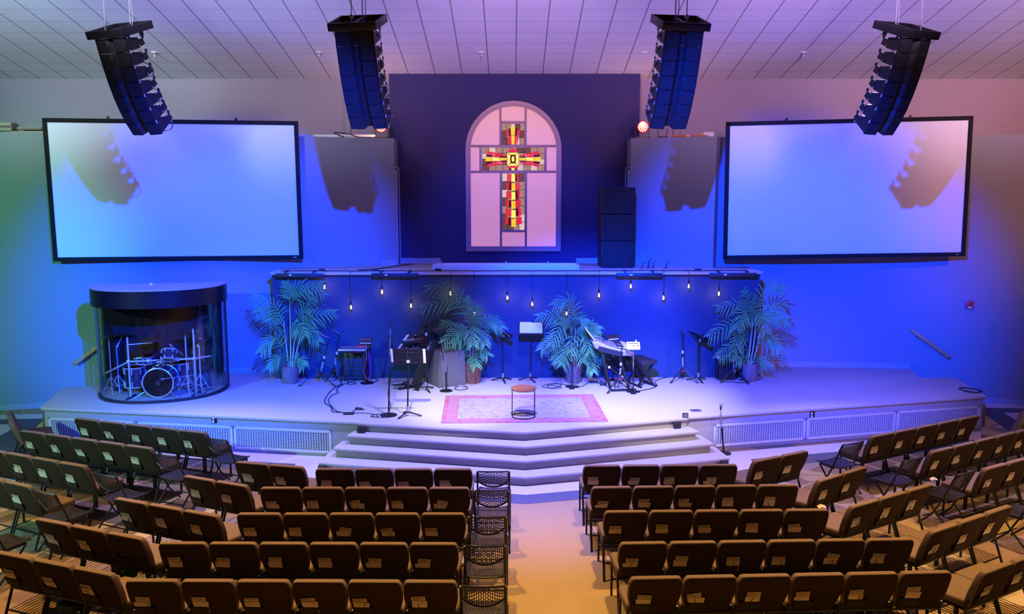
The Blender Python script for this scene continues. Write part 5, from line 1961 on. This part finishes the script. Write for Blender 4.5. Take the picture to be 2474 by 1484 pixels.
for sx in (-.17, .17):
    b.bar((sx, -.32, .018), (sx, .32, .018), .04, .034)
b.parts('foot_bar', M['black'], t, bevel=.004)
for x, y, w_, d_, h_, lab in ((1445, 925, .34, .12, .03, 'flat black sustain pedal on the floor below the silver keyboard'), (1457, 931, .13, .1, .08, 'small black adapter box on the floor by the silver keyboard')):
    t = thing('floor_pedal' if h_ < .05 else 'power_adapter', sp(x, y), lab, 'pedal' if h_ < .05 else 'adapter')
    MB().box((0, 0, h_ / 2), (w_, d_, h_)).obj('case', M['plastic'], t, bevel=.006)
    MB().box((w_ * .2, 0, h_ + .006), (w_ * .4, d_ * .7, .012)).obj('foot_plate', M['silver'], t)

# ---- small amplifier by the right palm
p = sp(1752, 905)
t = thing('small_amplifier', (4.5, 17.07, ZS), 'small black amplifier with silver corners beside the right end palm', 'amplifier')
MB().box((0, 0, .255), (.42, .2, .47)).obj('cabinet', M['plastic'], t, bevel=.01)
MB().box((0, -.102, .24), (.36, .008, .38)).parts('grille', M['grille'], t)
b = MB()
for sx in (-1, 1):
    b.box((sx * .195, -.085, .475), (.05, .06, .05))
b.parts('corner_cap', M['chrome'], t, bevel=.01)
b = MB()
b.bar((-.17, 0, .50), (.17, 0, .50), .02)
b.obj('carry_bar', M['steel'], t)
b = MB()
for sx in (-1, 1):
    b.bar((sx * .19, -.09, 0), (sx * .19, -.09, .45), .02)
b.parts('side_post', M['steel'], t)

# ---- stool and rug
rc_ = [sp(1085, 957), sp(1432, 953), sp(1465, 1020), sp(1062, 1024)]
ctr = sum(rc_, Vector()) / 4
rz_ = math.atan2(rc_[2].y - rc_[3].y, rc_[2].x - rc_[3].x)
b = MB()
b.prism([(-1.43, -.98), (1.43, -.98), (1.43, .98), (-1.43, .98)], 0, .008)
rug = tag(b.obj('area_rug', M['rug'], bevel=.003, seg=1), 'faded pink bordered rug in the middle of the stage', 'rug')
rug.location = (ctr.x, ctr.y, ZS + .001)
rug.rotation_euler = (0, 0, rz_)
p = sp(1265, 1008)
t = thing('wooden_stool', (p.x, p.y, ZS + .009), 'round wooden stool with black wire legs on the rug', 'stool')
hs = fy(1263, 935, p.y).z - ZS - .01
MB().lathe([(.001, hs), (.19, hs), (.222, hs - .01), (.225, hs - .03), (.21, hs - .048), (.001, hs - .048)], 40).obj('seat', M['block'], t)
for a in (PI, .25, -.35):
    d = Vector((.20 * math.cos(a), .20 * math.sin(a), 0))
    MB().tube([d + Vector((0, 0, hs - .045)), d + Vector((0, 0, .012))], .008, 8).obj('leg', M['black'], t)
b = MB().tube([(.2 * math.cos(2 * PI * k / 32), .2 * math.sin(2 * PI * k / 32), .01) for k in range(32)], .009, 8, closed=True)
b.obj('base_ring', M['black'], t)

# ---- floor plates and cables
for x, y, lab in ((1681, 993, 'square steel floor box cover near the right stage edge'), (843, 1000, 'dark floor box cover near the left stage edge')):
    t = thing('floor_box', sp(x, y), lab, 'floor box', 'floor boxes')
    MB().box((0, 0, .004), (.19, .17, .008)).obj('cover_plate', M['steel' if x > 1000 else 'plastic'], t, bevel=.002)
    MB().box((0, .02, .010), (.06, .03, .006)).obj('lid', M['plastic'], t)
t = thing('stage_adapter', sp(866, 990), 'small black adapter on the cable left of the tall microphone stand', 'adapter')
MB().box((0, 0, .018), (.11, .06, .036), Matrix.Rotation(R(-20), 3, 'Z')).obj('body', M['plastic'], t, bevel=.008)
MB().tube([(.05, -.02, .02), (.11, -.045, .015)], .012, 8).parts('plug', M['plastic'], t)


def cable(lab, pts, r=.008, m='cable', n=6):
    P = [sp(*p) for p in pts]
    for q in P:
        q.z = ZS + r + .001
    tag(MB().tube(smooth(P, n), r, 6).obj('floor_cable', M[m]), lab, 'cable', 'cables on the stage floor')


cable('black cable curving from the folding table to the left floor box', [(828, 928), (812, 936), (797, 948), (785, 966), (786, 976), (800, 986), (803, 996), (826, 998), (840, 999)])
cable('black cable zigzagging beside the longer cable left of the tall microphone stand', [(834, 928), (818, 936), (813, 944), (817, 950), (800, 958), (793, 970), (800, 982), (812, 994), (832, 999)])
cable('black cable running from the left floor box to the tall microphone stand', [(846, 1000), (858, 992), (870, 990)], .007)
cable('thin black cable running along the stage edge to the tall microphone stand', [(850, 1000), (880, 999), (905, 1003), (915, 1007), (902, 1009), (898, 1005), (918, 1001), (930, 1001)], .006)
cable('black cable heap on the floor left of the short microphone stand', [(1320, 930), (1338, 927), (1356, 930), (1345, 937), (1320, 938), (1310, 935), (1322, 931), (1345, 934), (1356, 938), (1335, 940), (1322, 936), (1340, 929), (1375, 931), (1398, 928)], .007)
cable('black cable winding from the control box stand to the forked tripod stand', [(1545, 946), (1565, 942), (1580, 938), (1588, 932), (1582, 926), (1588, 920), (1606, 914), (1625, 911), (1640, 909)])
cable('black cable looping between the small amplifier and the right palm', [(1731, 914), (1740, 921), (1765, 924), (1790, 926), (1815, 923), (1838, 917), (1840, 912), (1832, 907)])
cable('small black cable loop in front of the right palm', [(1795, 922), (1788, 919), (1800, 917), (1814, 919), (1812, 922), (1798, 923)], .006)
cable('black coiled cable near the right corner of the stage', [(2318, 939), (2330, 938), (2350, 941), (2370, 947), (2362, 950), (2340, 947), (2322, 943), (2318, 939), (2340, 940), (2365, 944), (2372, 948), (2350, 950), (2328, 946)], .011)
cable('black cable loops on the floor under the folding table', [(805, 921), (820, 918), (845, 924), (860, 927), (850, 930), (838, 927), (850, 922), (880, 919), (905, 916), (912, 920), (900, 925), (886, 922)])
cable('black cable from the bushy palm to the silver keyboard pedals', [(1398, 937), (1412, 932), (1424, 924), (1436, 922)], .007)

# ================================================================== DRUM BOOTH AND KIT
A_, B_ = Vector((-8.08, 15.95, 0)), Vector((-5.76, 16.48, 0))
MID, U_ = (A_ + B_) / 2, (B_ - A_) / 2
NN = Vector((U_.y, -U_.x, 0)).normalized()
BULGE = 1.22


def bpt(t, k=1.0, s=1.0):
    c, sn = math.cos(t), max(0.0, math.sin(t))
    e = .85
    return MID + U_ * k * math.copysign(abs(c) ** .95, c) + NN * BULGE * s * sn ** e


ang_t = [PI * i / 40 for i in range(41)]
zt0, zt1 = 2.44, 2.76
bo = Vector((MID.x, MID.y, ZS))
t = thing('drum_booth', bo, 'curved clear acrylic drum booth with black top on the left of the stage', 'drum booth')


def curved(k0, k1, z0, z1, close=True):
    b = MB(bo)
    outer = [bpt(a, k1, k1) for a in ang_t]
    inner = [bpt(a, k0, k0) for a in ang_t]
    n = len(outer)
    vs = [Vector((p.x, p.y, z)) for z in (z0, z1) for p in outer] + [Vector((p.x, p.y, z)) for z in (z0, z1) for p in inner]
    fs = []
    for i in range(n - 1):
        fs += [(i + 1, i, n + i, n + i + 1), (2 * n + i, 2 * n + i + 1, 3 * n + i + 1, 3 * n + i), (i, i + 1, 2 * n + i + 1, 2 * n + i), (n + i + 1, n + i, 3 * n + i, 3 * n + i + 1)]
    fs += [(0, 2 * n, 3 * n, n), (n - 1, 2 * n - 1, 4 * n - 1, 3 * n - 1)]
    b.add(vs, fs)
    return b


curved(.985, .993, ZS + .03, zt0 + .02).obj('acrylic_panel', M['acrylic'], t, ang=25)
curved(.965, 1.015, ZS, ZS + .045).obj('base_trim', M['plastic'], t, ang=25)
curved(.975, 1.04, zt0, zt1).obj('top_band', M['bandpaint'], t, ang=25)
b = MB(bo)
b.prism([tuple(bpt(a, 1.045, 1.045))[:2] for a in ang_t], zt1, zt1 + .025)
b.obj('lid', M['base'], t, flat=True)
b = MB(bo)
for p, q in ((A_, .03), (B_, -.03)):
    b.box((p.x + q * .3, p.y, (ZS + zt0) / 2 + .01), (.035, .05, zt0 - ZS - .03))
b.obj('corner_post', M['plastic'], t)
b = MB(bo)
n = 60
vs = []
for i in range(n + 1):
    p = A_.lerp(B_, .03 + .94 * i / n) + NN * (.03 + .025 * math.sin(i * 1.1) + .012 * math.sin(i * 2.7))
    vs += [(p.x, p.y, ZS + .3), (p.x, p.y, zt0 + .1)]
b.add(vs, [(2 * i, 2 * i + 2, 2 * i + 3, 2 * i + 1) for i in range(n)])
b.obj('back_curtain', M['drape'], t, ang=70)
b = MB(bo)
q1, q2 = A_.lerp(B_, .01), A_.lerp(B_, .99)
b.bar((q1.x, q1.y + .03, ZS + .16), (q2.x, q2.y + .03, ZS + .16), .04, .3)
b.obj('back_panel', M['navy'], t)
b = MB(bo)
p = bpt(1.75, .45, .3)
b.lathe([(.03, 0), (.03, .03), (.012, .035), (.012, .05)], 12, (p.x, p.y, zt1 + .025))
b.obj('cable_gland', M['white'], t)


def dp(x, y, Y):
    return fy(x, y, Y)


CH_, DR = M['chrome'], M['drum']


def drum(name, c, r, h, q, lab, legs=0, lugs=8, head='head', fy_=None):
    """shell along local z, turned by q; struck head at +z"""
    t = thing(name, c, lab, 'drum', 'drums of the kit')
    MB().lathe([(r, -h / 2), (r, h / 2)], 32, (0, 0, 0), q).obj('shell', DR, t)
    for s_ in (-1, 1):
        MB().lathe([(r * .97, s_ * (h / 2 + .004)), (.001, s_ * (h / 2 + .004))] if s_ > 0 else [(.001, -h / 2 - .004), (r * .97, -h / 2 - .004)], 32, (0, 0, 0), q).obj('drum_head', M[head], t)
        b = MB().tube([q @ Vector((r * 1.02 * math.cos(2 * PI * k / 32), r * 1.02 * math.sin(2 * PI * k / 32), s_ * h / 2)) for k in range(32)], .012, 6, closed=True)
        b.obj('hoop', CH_, t)
    b = MB()
    for k in range(lugs):
        a = 2 * PI * k / lugs + .2
        for s_ in (-1, 1):
            d = Vector((math.cos(a), math.sin(a), 0))
            b.bar(q @ (d * (r + .012) + Vector((0, 0, s_ * h * .18))), q @ (d * (r + .012) + Vector((0, 0, s_ * h * .5))), .016)
    b.obj('lug', CH_, t)
    return t


# bass drum, playing side away from the hall
bc = dp(377, 926, 15.40)
r_b = bc.z - ZS - .025
q = Matrix.Rotation(R(90), 3, 'X') @ Matrix.Rotation(R(0), 3, 'Y')
q = Matrix.Rotation(R(8), 3, 'Z') @ q
t = drum('bass_drum', (bc.x, bc.y + .22, bc.z), r_b, .42, q, 'black headed bass drum standing at the front of the kit', lugs=10)
for s_ in (-1, 1):
    MB().tube([(s_ * r_b * .75, -.15, -r_b * .55), (s_ * (r_b + .13), -.30, -r_b - .01)], .010, 8).obj('spur', M['steel'], t)
MB().lathe([(.001, .22), (.05, .219), (.05, .215)], 16, (.1 * 0, 0, 0), q).obj('port_ring', M['plastic'], t)
# rack
rx0, rx1 = dp(311, 874, 15.45), dp(470, 866, 15.75)
t = thing('drum_rack', (rx0.x, rx0.y, ZS), 'chrome tube drum rack with an oval badge', 'drum rack')
oR = Vector((rx0.x, rx0.y, ZS))
zz = rx0.z - ZS
e = rx1 - oR
MB().tube([(0, 0, zz), (e.x, e.y, zz)], .019, 10).obj('cross_tube', CH_, t)
for (x, y, top, lb) in ((0, 0, dp(311, 815, 15.45).z - ZS, 0), (e.x, e.y, dp(472, 795, 15.75).z - ZS, 1)):
    lg = MB().tube([(x, y, .03), (x, y, top)], .019, 10).obj('leg', CH_, t)
    MB().bar((x, y - .2, .015), (x, y + .2, .015), .03, .03).parts('foot', M['plastic'], lg)
b = MB()
for x, y in ((0, 0), (e.x, e.y), (e.x * .3, e.y * .3), (e.x * .75, e.y * .75)):
    b.box((x, y - .005, zz), (.06, .06, .06))
b.parts('clamp', CH_, t, bevel=.01)
wing = MB().tube([(0, 0, zz), dp(255, 902, 15.62) - oR], .016, 8)
wing.tube([(e.x, e.y, zz), (e.x + .22, e.y + .25, zz)], .016, 8)
wing.parts('wing_tube', CH_, t)
bd = dp(388, 872, 15.5) - oR
MB().lathe([(.001, .004), (.085, .004), (.085, -.004), (.001, -.004)], 28, (0, 0, 0), Matrix.Rotation(R(90), 3, 'X')).warp(lambda p: (p.x + bd.x, p.y + bd.y - .03, p.z * .45 + zz)).obj('badge', M['head'], t)
MB().tube([(bd.x + .085 * math.cos(2 * PI * k / 28), bd.y - .034, zz + .038 * math.sin(2 * PI * k / 28)) for k in range(28)], .004, 5, closed=True).obj('badge_rim', CH_, t)
text('badge_lettering', 'pdp', .07, LOGO, (bd.x, bd.y - .037, zz + .004), (PI / 2, 0, 0), t)
tp = dp(408, 858, 15.62)
q = Matrix.Rotation(R(10), 3, 'Z') @ Matrix.Rotation(R(-28), 3, 'X')
drum('rack_tom', tp, .125, .19, q, 'small tom tilted on the drum rack', lugs=6, head='clearhead')
fz_ = dp(325, 902, 15.85)
drum('floor_tom', (fz_.x, 15.85, ZS + .33), .19, .38, Matrix.Identity(3), 'floor tom on the left side of the kit', lugs=8)
drum('floor_tom', (dp(440, 900, 16.1).x, 16.1, ZS + .36), .2, .4, Matrix.Identity(3), 'floor tom on the right side of the kit', lugs=8)
for o in [x for x in SC.objects if x.name.startswith('floor_tom')]:
    for k in range(3):
        a = 2 * PI * k / 3 + .5
        rr = .215
        hz_ = o.location.z - ZS
        MB().tube([(rr * math.cos(a), rr * math.sin(a), .1), (rr * math.cos(a), rr * math.sin(a), -hz_ + .01)], .007, 6).obj('leg', CH_, o)
sn = dp(352, 880, 16.15)
t = drum('snare_drum', (sn.x, 16.15, ZS + .60), .17, .13, Matrix.Identity(3), 'snare drum behind the bass drum', lugs=8, head='clearhead')
MB().tube([(0, 0, -.08), (0, 0, -.58)], .012, 8).obj('stand_pole', CH_, t)
for k in range(3):
    a = 2 * PI * k / 3
    MB().tube([(0, 0, -.3), (.2 * math.cos(a), .2 * math.sin(a), -.585)], .009, 6).obj('stand_leg', CH_, t)
t = thing('drum_throne', (-6.85, 16.02, ZS), 'round black drum throne at the back of the booth', 'stool')
MB().lathe([(.001, .5), (.15, .5), (.17, .47), (.16, .43), (.001, .43)], 24).obj('seat', M['plastic'], t)
MB().tube([(0, 0, .05), (0, 0, .43)], .016, 8).obj('pole', CH_, t)
for k in range(3):
    a = 2 * PI * k / 3 + .3
    MB().tube([(0, 0, .25), (.16 * math.cos(a), .16 * math.sin(a), .01)], .01, 6).obj('leg', CH_, t)


def cymbal(base, c, r, tilt, rz, lab, arm=None, hat=False, stand=True, legr=.2):
    base = Vector(base)
    c = Vector(c) - base
    t = thing('cymbal_stand', base, lab, 'cymbal', 'cymbals of the kit')
    q = Matrix.Rotation(R(rz), 3, 'Z') @ Matrix.Rotation(R(tilt), 3, 'X')
    b = MB().lathe([(r, -.012), (r * .6, .004), (r * .22, .012), (r * .16, .028), (.01, .036)], 36, c, q)
    if hat:
        b.lathe([(.01, -.06), (r * .16, -.052), (r * .22, -.036), (r * .6, -.028), (r, -.014)], 36, c, q)
    b.obj('cymbal', M['cymbal'], t)
    MB().lathe([(.014, .04), (.016, .06), (.008, .075)], 10, c, q).obj('wing_nut', M['plastic'], t)
    top = arm if arm is None else Vector(arm) - base
    b = MB()
    if stand:
        b.tube([(0, 0, .08), (0, 0, (top or c).z)], .013, 8)
        if top is not None:
            b.tube([top, c + Vector((0, 0, -.01))], .01, 8)
            b.lathe([(.02, -.02), (.02, .02)], 10, top)
    else:
        b.tube([top, Vector((c.x, c.y, top.z + .02)), c], .01, 8)
    b.obj('pole', CH_, t)
    if stand:
        for k in range(3):
            a = 2 * PI * k / 3 + 1.0
            d = Vector((math.cos(a), math.sin(a), 0))
            MB().tube([Vector((0, 0, .36)), d * legr + Vector((0, 0, .012))], .009, 6).obj('leg', CH_, t)
            MB().tube([Vector((0, 0, .12)), d * legr * .6 + Vector((0, 0, .15))], .006, 6).obj('leg_brace', CH_, t)
    return t


def at_floor(x, Y, z=ZS):
    return Vector((fy(x, 900, Y).x, Y, z))


cymbal(at_floor(268, 15.72), dp(262, 812, 15.72), .17, 10, -30, 'cymbal on a stand at the far left of the kit')
cymbal(at_floor(285, 15.9), dp(296, 809, 15.95), .2, -4, 0, 'cymbal on a bent arm stand second from the left', arm=dp(284, 836, 15.9))
cymbal(at_floor(296, 15.55), dp(343, 848, 15.9), .23, 6, 0, 'wide low cymbal behind the left end of the rack', arm=dp(322, 868, 15.8), stand=False)
cymbal(at_floor(311, 15.45), dp(368, 818, 15.55), .2, 5, 0, 'cymbal on a long arm from the rack above the bass drum', arm=dp(311, 833, 15.45), stand=False)
cymbal(at_floor(452, 15.85), dp(452, 806, 15.85), .2, -12, 25, 'hi-hat cymbals on the right of the kit', hat=True)
cymbal(at_floor(484, 15.98), dp(484, 818, 15.98), .16, 22, 15, 'small tilted cymbal at the far right of the kit', arm=dp(478, 835, 15.98))
for (x0, y0, x1, y1, Y0, Y1, lab) in ((470, 906, 395, 916, 15.7, 15.32, 'microphone on a boom aimed at the bass drum'), (443, 858, 415, 836, 15.7, 15.6, 'small microphone on a thin gooseneck over the rack tom')):
    a, c = dp(x0, y0, Y0), dp(x1, y1, Y1)
    base = Vector((a.x, Y0, ZS)) if y0 > 880 else a
    t = thing('drum_microphone', base, lab, 'microphone', 'drum microphones')
    b = MB(base)
    if y0 > 880:
        b.tube([base + Vector((0, 0, .01)), a], .011, 8)
        b.lathe([(.09, 0), (.09, .015), (.02, .03)], 16, base)
    b.tube([a, c], .008, 8)
    b.obj('boom', M['steel'], t)
    b = MB(base)
    d = (c - a).normalized()
    b.tube([c - d * .01, c + d * .05], [.02, .024], 10)
    b.obj('capsule', M['steel'], t)
pts = [(470, 950), (488, 945), (505, 940), (500, 935), (480, 940), (465, 946), (490, 952), (500, 946), (515, 938)]
P_ = [sp(*p_) for p_ in pts]
for p_ in P_:
    p_.z = ZS + .01
tag(MB().tube(smooth(P_, 6), .008, 6).obj('drum_cable', M['cable']), 'black cables looped on the booth floor right of the bass drum', 'cable')
